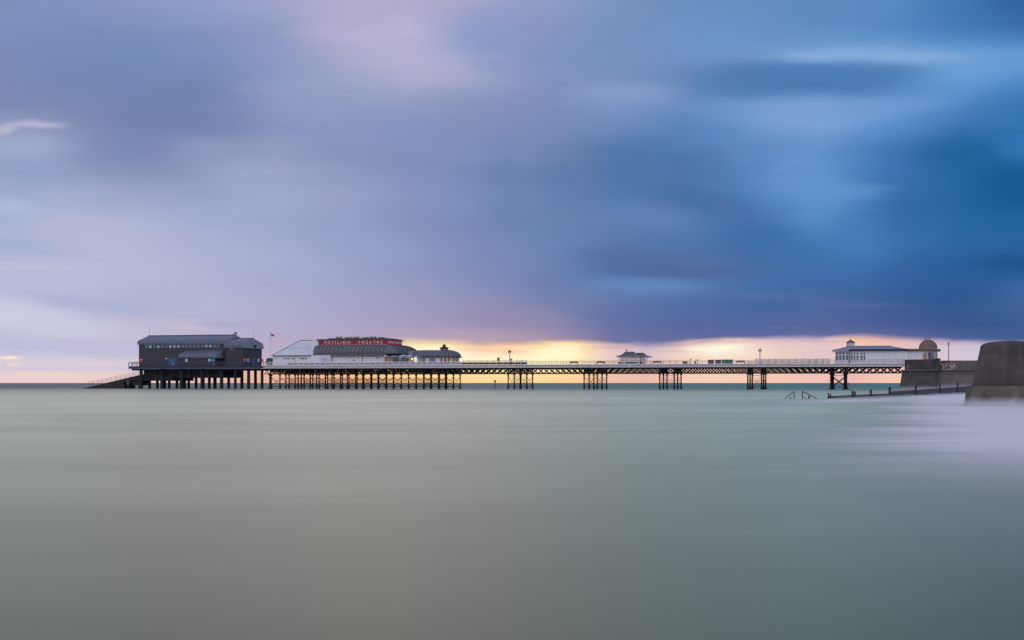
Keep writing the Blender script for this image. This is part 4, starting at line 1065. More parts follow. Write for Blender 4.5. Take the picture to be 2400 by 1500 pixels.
# ------------------------------------------------------------------ shelter
def shelter():
    v0 = 4.0; s = Yd(1480, v0) / F
    T = thing('shelter', 'open-sided seaside shelter with two grey tiled hipped roofs in the middle of the pier', 'shelter', U(1480, v0), v0, ZD)
    u0, u1 = U(1448.5, v0), U(1495, v0); v1 = v0 + 5.5; ze = Z(835.3, 1470, v0)
    ub1 = U(1518, v0 + 3)
    def hip(ua, ub, va, vb, ze, zr, inset, lip, m_, ov=.45):
        q = MB(); vm = (va + vb) / 2
        A = [(ua - ov, va - ov), (ub + ov, va - ov), (ub + ov, vb + ov), (ua - ov, vb + ov)]
        k = .45
        B = [(ua + inset * .5, va + (vm - va) * .38), (ub - inset * .5, va + (vm - va) * .38), (ub - inset * .5, vb - (vm - va) * .38), (ua + inset * .5, vb - (vm - va) * .38)]
        Rg = [(ua + inset, vm - .4), (ub - inset, vm - .4), (ub - inset, vm + .4), (ua + inset, vm + .4)]
        zl = ze + (zr - ze) * .38
        vs = [(x, y, ze) for x, y in A] + [(x, y, zl) for x, y in B] + [(x, y, zr) for x, y in Rg]
        fs = [(3, 2, 1, 0), (8, 9, 10, 11)]
        for o in (0, 4):
            for i in range(4): fs.append((o + i, o + (i + 1) % 4, o + 4 + (i + 1) % 4, o + 4 + i))
        q.add(vs, fs); q.cur = 1
        for i in range(4): q.bar((A[i][0], A[i][1], ze - .07), (A[(i + 1) % 4][0], A[(i + 1) % 4][1], ze - .07), .14)
        for i in range(4): q.bar(vs[4 + i], vs[8 + i], .1); q.bar(vs[i], vs[4 + i], .1)
        part('roof', q, [m_, M['grey']], T)
    hip(u0, u1, v0, v1, ze, Z(824.2, 1470, v0 + 2.7), 1.7, .2, M['tile'])
    hip(u1 - 2.4, ub1, v0 + 1.5, v1 + 1.5, ze - .05, Z(826.6, 1500, v0 + 4), 1.5, .2, M['tile_brown'])
    q = MB(); x = U(1468.5, v0 + 2.7); 
    for dx in (-.18, .18):
        zr = Z(824.3, 1468, v0 + 2.7); q.lathe(x + dx, v0 + 2.7, [(.05, zr), (.05, zr + .25), (.16, zr + .3), (.13, zr + .45), (.02, zr + .8)], 8)
    part('finial', q, M['black'], T)
    # posts, low panelled wall and glazed screens
    for x in (1449.2, 1457.5, 1463, 1495.2): 
        q = MB(); a = U(x, v0); w = .3 if x in (1463, 1495.2) else .14; q.box(a - w / 2, a + w / 2, v0 - .02, v0 + .2, ZD, ze); part('post', q, M['white'], T)
    for x in (1505.5, 1509, 1516.5):
        vv = v0 + 1.6; q = MB(); a = U(x, vv); w = .26; q.box(a - w / 2, a + w / 2, vv, vv + .2, ZD, ze); part('post', q, M['white'], T)
    for x in (u0 + .1, u1 - .1):
        q = MB(); q.box(x - .1, x + .1, v1 - .2, v1, ZD, ze); part('post', q, M['white'], T)
    q = MB(); q.box(u0, u1, v0 + .02, v0 + .12, ZD, ZD + .22); q.box(u0, u1, v0 + .02, v0 + .12, ZD + .70, ZD + .88); q.cur = 1; q.box(u0, u1, v0 + .05, v0 + .1, ZD + .223, ZD + .697); q.cur = 0
    for k in range(9): a = u0 + (u1 - u0) * k / 8; q.box(a - .05, a + .05, v0 - .0, v0 + .018, ZD, ZD + .87)
    part('low_wall', q, [M['white'], M['navy']], T)
    q = MB(); q.box(u0, ub1 - .5, v0 + 2.7, v0 + 2.8, ZD, ze - .003); part('back_screen', q, frosted('hazy_glass', (.40, .38, .38), .35), T)
    q = MB(); q.box(u1 + .3, ub1 - 1, v0 + 1.7, v0 + 1.8, ZD + .2, ZD + .7); part('low_wall', q, M['navy'], T)
    q = MB(); q.box(u0 + .6, u1 - .6, v0 + 1.6, v0 + 2.2, ZD + .40, ZD + .48); q.box(u0 + .8, u0 + .9, v0 + 1.6, v0 + 2.2, ZD, ZD + .397); q.box(u1 - .9, u1 - .8, v0 + 1.6, v0 + 2.2, ZD, ZD + .397); part('bench', q, M['brown'], T)
shelter()

# ------------------------------------------------------------------ benches and other deck furniture
def make_bench(px, label):
    v = 3.2; u = U(px, v); w = 1.08
    t = thing('bench', label, 'bench', u, v, ZD, 'slatted benches along the pier')
    for s_ in (-1, 1):
        q = MB(); x = u + s_ * w
        q.bar((x, v - .3, ZD), (x, v - .3, ZD + .62), .09); q.bar((x, v + .25, ZD), (x, v + .3, ZD + .88), .09); q.bar((x, v - .34, ZD + .62), (x, v + .3, ZD + .60), .07)
        part('end_frame', q, M['brown'], t)
    q = MB()
    for k in range(4): q.box(u - w, u + w, v - .28 + k * .14, v - .17 + k * .14, ZD + .42, ZD + .46)
    part('seat', q, M['brown'], t)
    q = MB()
    for k in range(4): q.box(u - w, u + w, v + .2 + k * .01, v + .24 + k * .01, ZD + .50 + k * .105, ZD + .595 + k * .105)
    part('backrest', q, M['brown'], t)
    return t
b0 = make_bench(1344.5, 'dark slatted bench nearest the bright glow, furthest left of the pier benches')
for px, lab in ((1408, 'dark slatted bench just left of the hipped-roof shelter'), (1540.5, 'dark slatted bench just right of the hipped-roof shelter'), (1735.5, 'brown slatted bench between the green lockers and the windbreaks')):
    dup(b0, U(px, 3.2), 3.2, ZD, lab)
def locker(px, w_px, y0, m_, label, rows, group='banded lockers on the pier deck'):
    v = 4.0; u = U(px, v); s = Yd(px, v) / F; w = w_px * s / 2; H = Z(y0, px, v) - ZD
    t = thing('storage_locker', label, 'locker', u, v, ZD, group)
    q = MB(); q.box(u - w, u + w, v, v + 1.0, ZD + .1, ZD + H - .12); part('cabinet', q, M['lilac'], t)
    n = rows; hh = (H - .35) / n
    for k in range(n):
        q = MB(); z = ZD + .22 + k * hh; q.box(u - w - .03, u + w + .03, v - .06, v - .003, z + .05, z + hh * .84); part('front_board', q, m_, t)
    q = MB(); q.box(u - w - .06, u + w + .06, v - .1, v + 1.06, ZD + H - .117, ZD + H); part('lid', q, m_, t)
    q = MB(); q.box(u - w * .85, u + w * .85, v + .06, v + .9, ZD, ZD + .097); part('plinth', q, M['grey'], t)
locker(1605.5, 9, 847, M['navy'], 'small low dark locker standing alone left of the thin signposts', 1)
locker(1666, 12.6, 843, M['navy'], 'navy and white banded locker, left one of the dark pair', 2)
locker(1683, 12.2, 843, M['navy'], 'navy and white banded locker beside the green lockers', 2)
locker(1698, 12, 842.6, M['green'], 'green locker touching the navy one, left one of the green pair', 2)
locker(1711, 12, 842.6, M['green'], 'green locker at the right end of the row of lockers', 2)
def scope(px, y, label):
    v = 5; u = U(px, v); zt = Z(y, px, v); t = thing('viewing_telescope', label, 'telescope', u, v, ZD, 'thin posts with small heads on the pier')
    q = MB(); q.cyl((u, v, ZD), (u, v, zt - .1), .05, .04, 8); q.lathe(u, v, [(.16, ZD), (.14, ZD + .3), (.05, ZD + .36)], 8); part('post', q, M['bronze'], t)
    q = MB(); q.cyl((u - .2, v - .1, zt - .03), (u + .22, v + .1, zt + .05), .10, .13, 10); part('head', q, M['black'], t)
scope(1618.5, 842, 'taller thin post with a small dark head left of the litter bin')
scope(1634.5, 843.6, 'shorter thin post with a small dark head right of the litter bin')
def bin_(px):
    v = 5; u = U(px, v); t = thing('litter_bin', 'small reddish litter bin standing between two thin posts', 'bin', u, v, ZD)
    q = MB(); q.lathe(u, v, [(.2, ZD), (.24, ZD + .62), (.2, ZD + .62)], 10); part('body', q, M['rust'], t)
    q = MB(); q.lathe(u, v, [(.27, ZD + .623), (.27, ZD + .68), (.1, ZD + .78)], 10); part('lid', q, M['bronze'], t)
bin_(1629)
def red_board(px, y0, y1, w_px, label, two=False, v=2.0):
    u = U(px, v); s = Yd(px, v) / F; w = w_px * s / 2; z0, z1 = Z(y1, px, v), Z(y0, px, v)
    t = thing('lifebuoy_board', label, 'board', u, v, ZD, 'red boards on posts along the walkway')
    q = MB(); q.box(u - .06, u + .06, v + .02, v + .1, ZD, z1 - .1); part('post', q, M['bronze'], t)
    q = MB(); q.box(u - w, u + w, v - .08, v + .017, z0, z1); pn = part('panel', q, M['red_bright'], t)
    if two:
        q = MB(); q.box(u - w, u + w, v - .085, v + .016, z0 - .42, z0 - .004); part('panel', q, M['white'], t, 'white lower half of the board')
        q = MB(); q.box(u - w * .8, u + w * .8, v - .10, v - .088, z0 - .26, z0 - .18); part('stripe', q, M['red_bright'], t)
    else:
        q = MB(); q.box(u - w * .7, u + w * .7, v - .10, v - .083, z1 - .22, z1 - .12); part('stripe', q, M['orange'], t)
red_board(1168.2, 838, 845.3, 6, 'plain red board on a post left of the lamp post')
red_board(1198, 840.5, 843.3, 6, 'red and white board attached beside the lamp post', True)

def make_wind(px, v, w_px, glass, slats, label, group, hgt):
    """a bench with a glazed windbreak behind it, seen as a post, a pane and pale slats"""
    u = U(px, v); s = Yd(px, v) / F; w = w_px * s
    t = thing('windbreak_bench', label, 'windbreak', u, v, ZD, group)
    for x in (u + .12, u + w - .12):
        q = MB(); q.box(x - .06, x + .06, v, v + .1, ZD, ZD + hgt); part('post', q, M['grey'], t)
    q = MB(); q.box(u + .2, u + w - .2, v + .03, v + .07, ZD + hgt * .52, ZD + hgt * .97); part('glass_pane', q, glass, t)
    q = MB()
    for k in range(3): q.box(u + .1, u + w - .1, v - .03, v - .003, ZD + .14 + k * .2, ZD + .28 + k * .2)
    part('backrest', q, slats, t)
    q = MB(); q.box(u + .1, u + w - .1, v - .5, v - .05, ZD + .36, ZD + .42); part('seat', q, M['lilac'], t)
    return t
w0 = make_wind(1770, 2.2, 15.6, M['screen'], M['lilac'], 'pale windbreak bench with cream pane in the row beside the entrance building', 'pale windbreak benches near the entrance', Z(840.2, 1860, 2.2) - ZD)
for k in range(1, 11): dup(w0, U(1770 + 15.9 * k, 2.2), 2.2, ZD)
w1 = make_wind(1084.5, 2.2, 13.6, M['screen_clear'], M['brown'], 'thin clear windbreak bench in the row right of the rotunda cafe', 'clear windbreak benches near the rotunda cafe', Z(843.8, 1160, 2.2) - ZD)
for k in range(1, 10): dup(w1, U(1084.5 + 14.2 * k, 2.2), 2.2, ZD)
def fence_bit(p0, p1, y0, v, n, label, m_):
    t = thing('railing_screen', label, 'railing', U(p0, v), v, ZD)
    a, b = U(p0, v), U(p1, v); zt = Z(y0, p0, v); q = MB()
    for k in range(n + 1): x = a + (b - a) * k / n; q.box(x - .05, x + .05, v, v + .08, ZD, zt)
    part('pickets', q, m_, t)
    q = MB(); q.box(a, b, v + .083, v + .12, ZD + .5, ZD + .6); q.box(a, b, v + .083, v + .12, zt - .25, zt - .17); part('rail', q, m_, t)
fence_bit(1218, 1234, 843.5, 1.2, 8, 'short white picket screen at the right end of the clear windbreaks', M['white'])
fence_bit(1750.5, 1768, 847.6, 1.2, 8, 'low pale picket rail at the left end of the cream windbreaks', M['lilac'])

# ------------------------------------------------------------------ entrance building
def entrance():
    v = 3.0
    T = thing('entrance_building', 'long white flat-roofed pier entrance building with tall windows and a small louvred cupola', 'building', U(2040, v), v, ZD)
    uc, ur = U(1990.5, v), U(2125, v); ul, vl = U(1957.5, v + 6.0), v + 6.0
    ze = Z(822.5, 2040, v)
    P = [(ul, vl), (uc, v), (ur, v), (ur, v + 11), (ul, v + 11)]
    q = MB(); q.prism(P, 'z', ZD - .2, ze + .02); part('wall', q, M['white'], T)
    o = .7
    A = [(ul - o, vl - .3), (uc - .1, v - o), (ur + .3, v - o), (ur + .3, v + 11.4), (ul - o, v + 11.4)]
    q = MB(); q.prism(A, 'z', ze + .025, ze + .45); q.cur = 1
    zr = Z(811.7, 2040, v + 4)
    B = [(U(1986, v + 3.5), v + 3.5), (U(2089, v + 3.5), v + 3.5), (U(2089, v + 3.5), v + 7), (U(1986, v + 3.5), v + 7)]
    z1 = ze + .453
    vs = [(x, y, z1) for x, y in A] + [(x, y, zr) for x, y in B]
    q.add(vs, [(0, 1, 5), (1, 2, 6, 5), (2, 3, 7, 6), (3, 4, 8, 7), (4, 0, 5, 8), (5, 6, 7, 8), (4, 3, 2, 1, 0)]); q.cur = 2
    q.bar((B[0][0], B[0][1], zr + .04), (B[1][0], B[1][1], zr + .04), .16)
    part('roof', q, [M['ridge_blue'], M['white_roof2'], M['ridge']], T)
    # lighter fascia on the canted end
    q = MB(); q.bar((A[0][0] - .05, A[0][1] - .05, ze + .25), (A[1][0] - .05, A[1][1] - .05, ze + .25), .08, .42)
    q = MB(); 
    d = (A[1][0] - A[0][0], A[1][1] - A[0][1]); l = hypot(*d); nx, ny = d[1] / l, -d[0] / l
    q.prism([(A[0][0] + nx * .02, A[0][1] + ny * .02), (A[1][0] + nx * .02, A[1][1] + ny * .02), (A[1][0] + nx * .08, A[1][1] + ny * .08), (A[0][0] + nx * .08, A[0][1] + ny * .08)], 'z', ze - .1, ze + .43); part('fascia', q, M['pale_blue'], T)
    # windows on the front
    def win(a, b):
        w = U(b, v) - U(a, v); x = U(a, v)
        z0, z1, z2, z3 = Z(843.5, a, v), Z(832.5, a, v), Z(830.5, a, v), Z(827, a, v)
        q = MB(); q.box(x, x + w, v - .02, v - .001, z0 - .06, z3 + .06); f = part('window', q, M['white'], T)
        q = MB(); q.box(x + .05, x + w - .05, v - .05, v - .022, z0, z1); q.box(x + .05, x + w - .05, v - .05, v - .022, z2, z3); part('pane', q, M['glass_teal'], f)
        q = MB(); q.box(x - .05, x + w + .05, v - .14, v - .003, z0 - .16, z0 - .07); part('sill', q, M['white'], f)
    for a, b in ((1993.4, 1998.4), (2000, 2005), (2007.2, 2012.4), (2016, 2021.6), (2023.4, 2028.6)): win(a, b)
    # windows on the canted end
    L = hypot(uc - ul, v - vl); dx, dy = (uc - ul) / L, (v - vl) / L; nx, ny = dy, -dx
    if ny > 0: nx, ny = -nx, -ny
    z0, z1, z2, z3 = Z(843.5, 1970, v + 3), Z(832.5, 1970, v + 3), Z(830.5, 1970, v + 3), Z(827, 1970, v + 3)
    for k in range(4):
        a, b = (k + .2) / 4.1 * L, (k + .84) / 4.1 * L
        def strip(zz0, zz1, o0, o1, e=0): 
            return [(ul + dx * (a - e) + nx * o0, vl + dy * (a - e) + ny * o0), (ul + dx * (b + e) + nx * o0, vl + dy * (b + e) + ny * o0), (ul + dx * (b + e) + nx * o1, vl + dy * (b + e) + ny * o1), (ul + dx * (a - e) + nx * o1, vl + dy * (a - e) + ny * o1)], zz0, zz1
        q = MB(); p_, c0, c1 = strip(z0 - .06, z3 + .06, .001, .02, .05); q.prism(p_, 'z', c0, c1); f = part('window', q, M['white'], T)
        q = MB()
        for c in ((z0, z1), (z2, z3)): p_, c0, c1 = strip(c[0], c[1], .022, .05); q.prism(p_, 'z', c0, c1)
        part('pane', q, M['glass_teal'], f)
    q = MB(); x = uc; q.box(x - .10, x + .10, v - .35, v - .15, ZD, ze + .4); part('downpipe', q, M['ridge'], T)
    # plinth band under the windows
    q = MB(); q.box(uc + .1, ur, v - .05, v - .001, Z(846, 2040, v), Z(845.3, 2040, v)); part('sill_band', q, M['lilac'], T)
    # cupola
    vc = v + 5; u = U(1993.5, vc); s = Yd(1993, vc) / F; r = 7.6 * s * 1.0
    zb, zt, zk, zp = Z(814, 1993, vc), Z(811.3, 1993, vc), Z(803.2, 1993, vc), Z(796, 1993, vc)
    q = MB(); q.lathe(u, vc, [(r * 1.42, zb - .4), (r * 1.42, zt)], 4, False, a0=pi / 4 + .5); q.cur = 1
    q.lathe(u, vc, [(r * 1.3, zt + .003), (r * 1.3, zk)], 4, False, a0=pi / 4 + .5)
    cp = part('cupola', q, [M['ridge'], M['white']], T)
    q = MB()
    for k in range(4): q.lathe(u, vc, [(r * 1.33, zt + .15 + k * .21), (r * 1.36, zt + .19 + k * .21), (r * 1.33, zt + .24 + k * .21)], 4, False, a0=pi / 4 + .5, cap=False)
    part('louvres', q, M['grey'], cp)
    q = MB(); q.lathe(u, vc, [(r * 1.55, zk + .003), (r * 1.5, zk + .1), (.06, zp)], 4, False, a0=pi / 4 + .5); q.cyl((u, vc, zp - .1), (u, vc, Z(788, 1993, vc)), .035, .02, 6); part('roof', q, M['tile_brown'], cp)
M['ridge_blue'] = mat('dark_blue_fascia', (0.022, 0.026, 0.05), .7, .1, spec=.2)
M['white_roof2'] = mat('pale_grey_roofing', (0.19, 0.20, 0.25), .7, .12, .5)
M['pale_blue'] = mat('pale_blue_fascia', (0.30, 0.36, 0.42), .6, .1)
entrance()

def kiosk():
    v = 3.5
    T = thing('domed_kiosk', 'white octagonal-ended kiosk with a brown ribbed dome at the landward end of the pier', 'kiosk', U(2170, v), v, ZD)
    ze = Z(822.8, 2160, v)
    P = [(U(2126, v), v), (U(2163, v), v), (U(2174.5, v + .8), v + .8), (U(2190.5, v + 2.6), v + 2.6), (U(2197.5, v + 5), v + 5), (U(2197.5, v + 5), v + 9), (U(2188, v + 11), v + 11), (U(2126, v + 11), v + 11)]
    q = MB(); q.prism(P, 'z', ZD - .2, ze + .02); part('wall', q, M['white'], T)
    A = [(U(2121, v - .5), v - .6), (U(2166, v - .6), v - .6), (U(2194, v + .8), v + .8), (U(2204.5, v + 4.5), v + 4.5), (U(2204.5, v + 4.5), v + 10), (U(2192, v + 12), v + 12), (U(2121, v + 12), v + 12)]
    q = MB(); q.prism(A, 'z', ze + .023, ze + .45); q.cur = 1
    A2 = [(a * 1.0, b - .07 if b < v + 6 else b + .07) for a, b in A]; q.prism(A2, 'z', ze + .453, ze + .62); part('roof', q, [M['brown_eave'], M['cream_dark']], T)
    def face(i, f0, f1, y0, y1, m_, name='window', pr=.05):
        a, b = P[i], P[i + 1]; d = (b[0] - a[0], b[1] - a[1]); l = hypot(*d); nx, ny = d[1] / l, -d[0] / l
        p0 = (a[0] + d[0] * f0, a[1] + d[1] * f0); p1 = (a[0] + d[0] * f1, a[1] + d[1] * f1)
        q = MB(); q.prism([(p0[0] + nx * .003, p0[1] + ny * .003), (p1[0] + nx * .003, p1[1] + ny * .003), (p1[0] + nx * pr, p1[1] + ny * pr), (p0[0] + nx * pr, p0[1] + ny * pr)], 'z', Z(y1, 2175, v), Z(y0, 2175, v))
        return part(name, q, m_, T)
    face(1, .05, .85, 827.5, 846, M['yellow'], 'shutter', .07)
    for k in range(5): face(1, .05, .85, 829.5 + 3 * k, 829.9 + 3 * k, M['brown'], 'shutter_slat', .085)
    face(2, .06, .52, 826, 846, M['mural'], 'door'); face(2, .58, .93, 826, 829.5, M['glass_teal']); face(2, .58, .93, 830.3, 846, M['glass'])
    face(3, .15, .5, 827, 846, M['glass_teal']); face(3, .58, .9, 827, 846, M['glass'])
    face(0, .6, .62, 830, 846, M['lilac'], 'panel'); face(0, .95, .97, 830, 846, M['lilac'], 'panel')
    # dome
    vc = v + 6; u = U(2175.3, vc); s = Yd(2175, vc) / F; R = 20.3 * s; z0, z1 = Z(816.3, 2175, vc), Z(796.8, 2175, vc)
    q = MB(); prof = [(R * 1.02, z0 - .25), (R * 1.02, z0 + .02)]
    for k in range(11):
        ph = k / 10 * radians(80); prof.append((R * cos(ph), z0 + (z1 - z0) * sin(ph) / sin(radians(80))))
    q.lathe(u, vc, prof, 32); q.cur = 1
    for i in range(20):
        t = 2 * pi * i / 20; pts = [(u + r * cos(t) * 1.005, vc + r * sin(t) * 1.005, z) for r, z in prof[1:]]
        for a, b in zip(pts[:-1], pts[1:]): q.bar(a, b, .11)
    dm = part('dome', q, [M['dome'], M['tile_brown']], T)
    q = MB(); z = lambda y: Z(y, 2175, vc)
    q.lathe(u, vc, [(5 * s, z(797.6)), (4.6 * s, z(797)), (4.2 * s, z(793.2))], 8, False); q.cur = 1
    q.lathe(u, vc, [(6.8 * s, z(793.2)), (7 * s, z(792.4)), (3.6 * s, z(790.6)), (1.6 * s, z(789)), (1.4 * s, z(787.8)), (.4 * s, z(786))], 8, False)
    part('lantern', q, [M['white'], M['cream_dark']], dm)
M['brown_eave'] = mat('brown_weathered_eave', (0.15, 0.105, 0.085), .8, .2, .8)
M['mural'] = mat('blue_mural', (0.01, 0.10, 0.22), .5, .2, 1.2, col2=(0.20, 0.05, 0.06))
kiosk()
def gull():
    v = 8; u = U(2167, v); z = Z(796.8, 2167, v)
    q = MB()
    q.lathe(u, v, [(.02, z + .02), (.1, z + .1), (.13, z + .2), (.1, z + .3), (.05, z + .36), (.07, z + .42), (.06, z + .5), (.01, z + .54)], 8, True, 1.3, 1)
    q.prism([(u - .38, z + .18), (u - .05, z + .12), (u - .05, z + .26)], 'v', v - .04, v + .04)
    q.prism([(u + .06, z + .43), (u + .16, z + .45), (u + .06, z + .48)], 'v', v - .015, v + .015)
    solo('gull', q, M['gull'], 'grey seagull perched on the left shoulder of the brown dome', 'bird', (u, v, z))
gull()

# ------------------------------------------------------------------ concrete sea walls
xw, yw = world(U(2203, -1), -1)[:2]
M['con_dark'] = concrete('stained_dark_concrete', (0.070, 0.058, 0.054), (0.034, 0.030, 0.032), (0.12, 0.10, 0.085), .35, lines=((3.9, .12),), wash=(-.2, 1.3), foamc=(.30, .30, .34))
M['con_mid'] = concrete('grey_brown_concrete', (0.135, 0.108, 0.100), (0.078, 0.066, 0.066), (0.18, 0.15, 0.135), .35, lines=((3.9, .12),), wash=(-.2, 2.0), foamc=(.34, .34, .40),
                        peel=(world(U(2204, -1), -1)[0], world(U(2240, -1), -1)[0], 5.2, 6.8))
def forecourt():
    T = thing('abutment_wall', 'dark faceted concrete wall on a battered base carrying the end of the pier', 'sea wall', U(2160, -2), -2, 0)
    zt = Z(842.5, 2160, -2); zl = Z(866.5, 2160, -2); zl2 = Z(869.3, 2160, -2)
    P = [(U(2120.5, 3), 3), (U(2126, -.4), -.4), (U(2138, -2.2), -2.2), (U(2165, -2.8), -2.8), (U(2193, -2.8), -2.8), (U(2193, -2.8), -1.6), (U(2165, -1.6), -1.6), (U(2139, -1.2), -1.2), (U(2128, .4), .4), (U(2123.5, 3), 3)]
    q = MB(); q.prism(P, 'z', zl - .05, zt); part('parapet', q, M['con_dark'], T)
    q = MB(); q.box(U(2192, -3), U(2204, -3), -3.1, -1.0, zl - .05, Z(841, 2198, -3)); q.box(U(2190.5, -3), U(2205, -3), -3.25, -.9, Z(841, 2198, -3) + .003, Z(841, 2198, -3) + .12); part('pillar', q, M['con_dark'], T)
    A = [(U(2113.5, -3.2), 3), (U(2113.5, -3.2), -3.4), (U(2205, -3.4), -3.4), (U(2205, -3.4), 20), (U(2113.5, -3.2), 20)]
    q = MB(); q.prism(A, 'z', zl2, zl); part('ledge', q, M['con_mid'], T)
    a0, a1 = U(2116.5, -3), U(2108.5, -4.4); b1 = U(2196.5, -3)
    vs = [(a0, -3, zl2 - .003), (b1, -3, zl2 - .003), (b1, 20, zl2 - .003), (a0, 20, zl2 - .003), (a1, -4.4, -1.2), (b1 + .1, -4.4, -1.2), (b1 + .1, 20, -1.2), (a1, 20, -1.2)]
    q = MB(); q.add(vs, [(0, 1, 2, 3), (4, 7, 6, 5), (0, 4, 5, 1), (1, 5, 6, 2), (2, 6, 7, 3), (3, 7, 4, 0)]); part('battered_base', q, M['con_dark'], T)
forecourt()
def promenade_wall():
    T = thing('promenade_wall', 'long straight grey-brown promenade sea wall with flaking white paint right of the pillar', 'sea wall', U(2260, -1), -1, 0)
    u0, u1 = U(2204.5, -1), U(2204.5, -1) + 70
    zt = Z(845, 2230, -1); zl = Z(866.5, 2230, -2); zl2 = Z(869.3, 2230, -2)
    q = MB(); q.box(u0 - .02, u1, -1.6, -1.0, zl - .05, zt); part('parapet', q, M['con_mid'], T)
    q = MB(); q.box(u0 + .01, u1, -2.9, 20, zl2, zl - .004); part('ledge', q, M['con_mid'], T)
    b = U(2196.5, -3) + .12
    q = MB(); q.prism([(-2.5, zl2 - .003), (18, zl2 - .003), (18, -1.2), (-3.6, -1.2)], 'u', b, u1); part('battered_base', q, M['con_mid'], T)
    q = MB(); q.box(U(2124, 3), u1, -.99, 24, zl + .0, ZD - .22)
    o = mkobj('promenade', q, M['plank'], (0, 0, 0)); o['kind'] = 'structure'
promenade_wall()

# ------------------------------------------------------------------ near bastion of the sea wall
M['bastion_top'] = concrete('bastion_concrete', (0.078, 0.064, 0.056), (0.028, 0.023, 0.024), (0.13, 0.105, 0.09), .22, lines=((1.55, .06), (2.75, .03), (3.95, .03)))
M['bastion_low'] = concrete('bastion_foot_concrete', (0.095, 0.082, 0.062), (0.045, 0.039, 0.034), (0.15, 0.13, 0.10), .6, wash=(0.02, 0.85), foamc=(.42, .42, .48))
def bastion():
    def at(px, Y): return ((px - 1200) / F * Y, Y)
    T = thing('bastion', 'massive weathered concrete bastion with rounded top and stepped foot rising from surf', 'sea wall', at(2330, 96)[0], 96, 0, pier=False)
    # plan path along the face: comes from behind, turns the corner, runs on towards the shore
    cx, cy = at(2268, 101.5)
    path = []                      # (x, y, outward nx, ny)
    r = 2.0
    c = (cx + r, cy)
    path.append((cx + 16, cy + 28, -0.9, .42))
    path.append((cx + 4.2, cy + 6.5, -0.93, .36))
    for k in range(11):
        t = pi - .3 + k / 10 * (radians(68) + .3); path.append((c[0] + r * cos(t), c[1] + r * sin(t), cos(t), sin(t)))
    t = pi + radians(68); n_ = (cos(t), sin(t)); d = (-n_[1], n_[0]); x, y = path[-1][:2]
    for L in (2, 5, 9, 15, 24, 40): path.append((x + d[0] * L, y + d[1] * L, n_[0], n_[1]))
    back = 14.0
    def body(name, prof, m_, seg_noise=0.0, smooth=True):
        """prof: (inset towards the land, z) from foot to top"""
        q = MB(); N = len(path); vs = []
        for ins, z in prof:
            for i, (px, py, nx, ny) in enumerate(path):
                w = seg_noise * sin(i * 2.1 + z * 1.7)
                vs.append((px - nx * (ins + w), py - ny * (ins + w), z))
        fs = []
        for k in range(len(prof) - 1):
            for i in range(N - 1): fs.append((k * N + i, k * N + i + 1, (k + 1) * N + i + 1, (k + 1) * N + i))
        q.add(vs, fs, smooth)
        # top and back close at a far landward line
        top = [vs[(len(prof) - 1) * N + i] for i in range(N)]
        ex = [(cx + 44, cy - 10, prof[-1][1]), (cx + 44, cy + 32, prof[-1][1]), (cx + 20, cy + 32, prof[-1][1])]
        q.add(top + ex, [tuple(range(N + 3))], False)
        bot = [vs[i] for i in range(N)]
        ring_t = [top[-1]] + ex + [top[0]]; ring_b = [bot[-1]] + [(a, b, prof[0][1]) for a, b, _ in ex] + [bot[0]]
        m = len(ring_t); q.add(ring_t + ring_b, [(i, i + 1, m + i + 1, m + i) for i in range(m - 1)], False)
        return part(name, q, m_, T)
    zl = EYE - 6.6 / F * 99
    body('foot', [(-.35, -1.5), (-.15, .0), (0, zl - .05), (.06, zl)], M['bastion_low'], .02)
    zt = EYE + 99.5 / F * 100
    pr = [(.32, zl - .1), (.36, zl + .05), (.50, 2.2), (.72, 3.1), (.92, 3.9), (.99, zt - .62), (1.02, zt - .42), (1.10, zt - .28), (1.26, zt - .18), (1.6, zt - .09), (2.2, zt - .03), (3.4, zt)]
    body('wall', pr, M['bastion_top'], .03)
bastion()

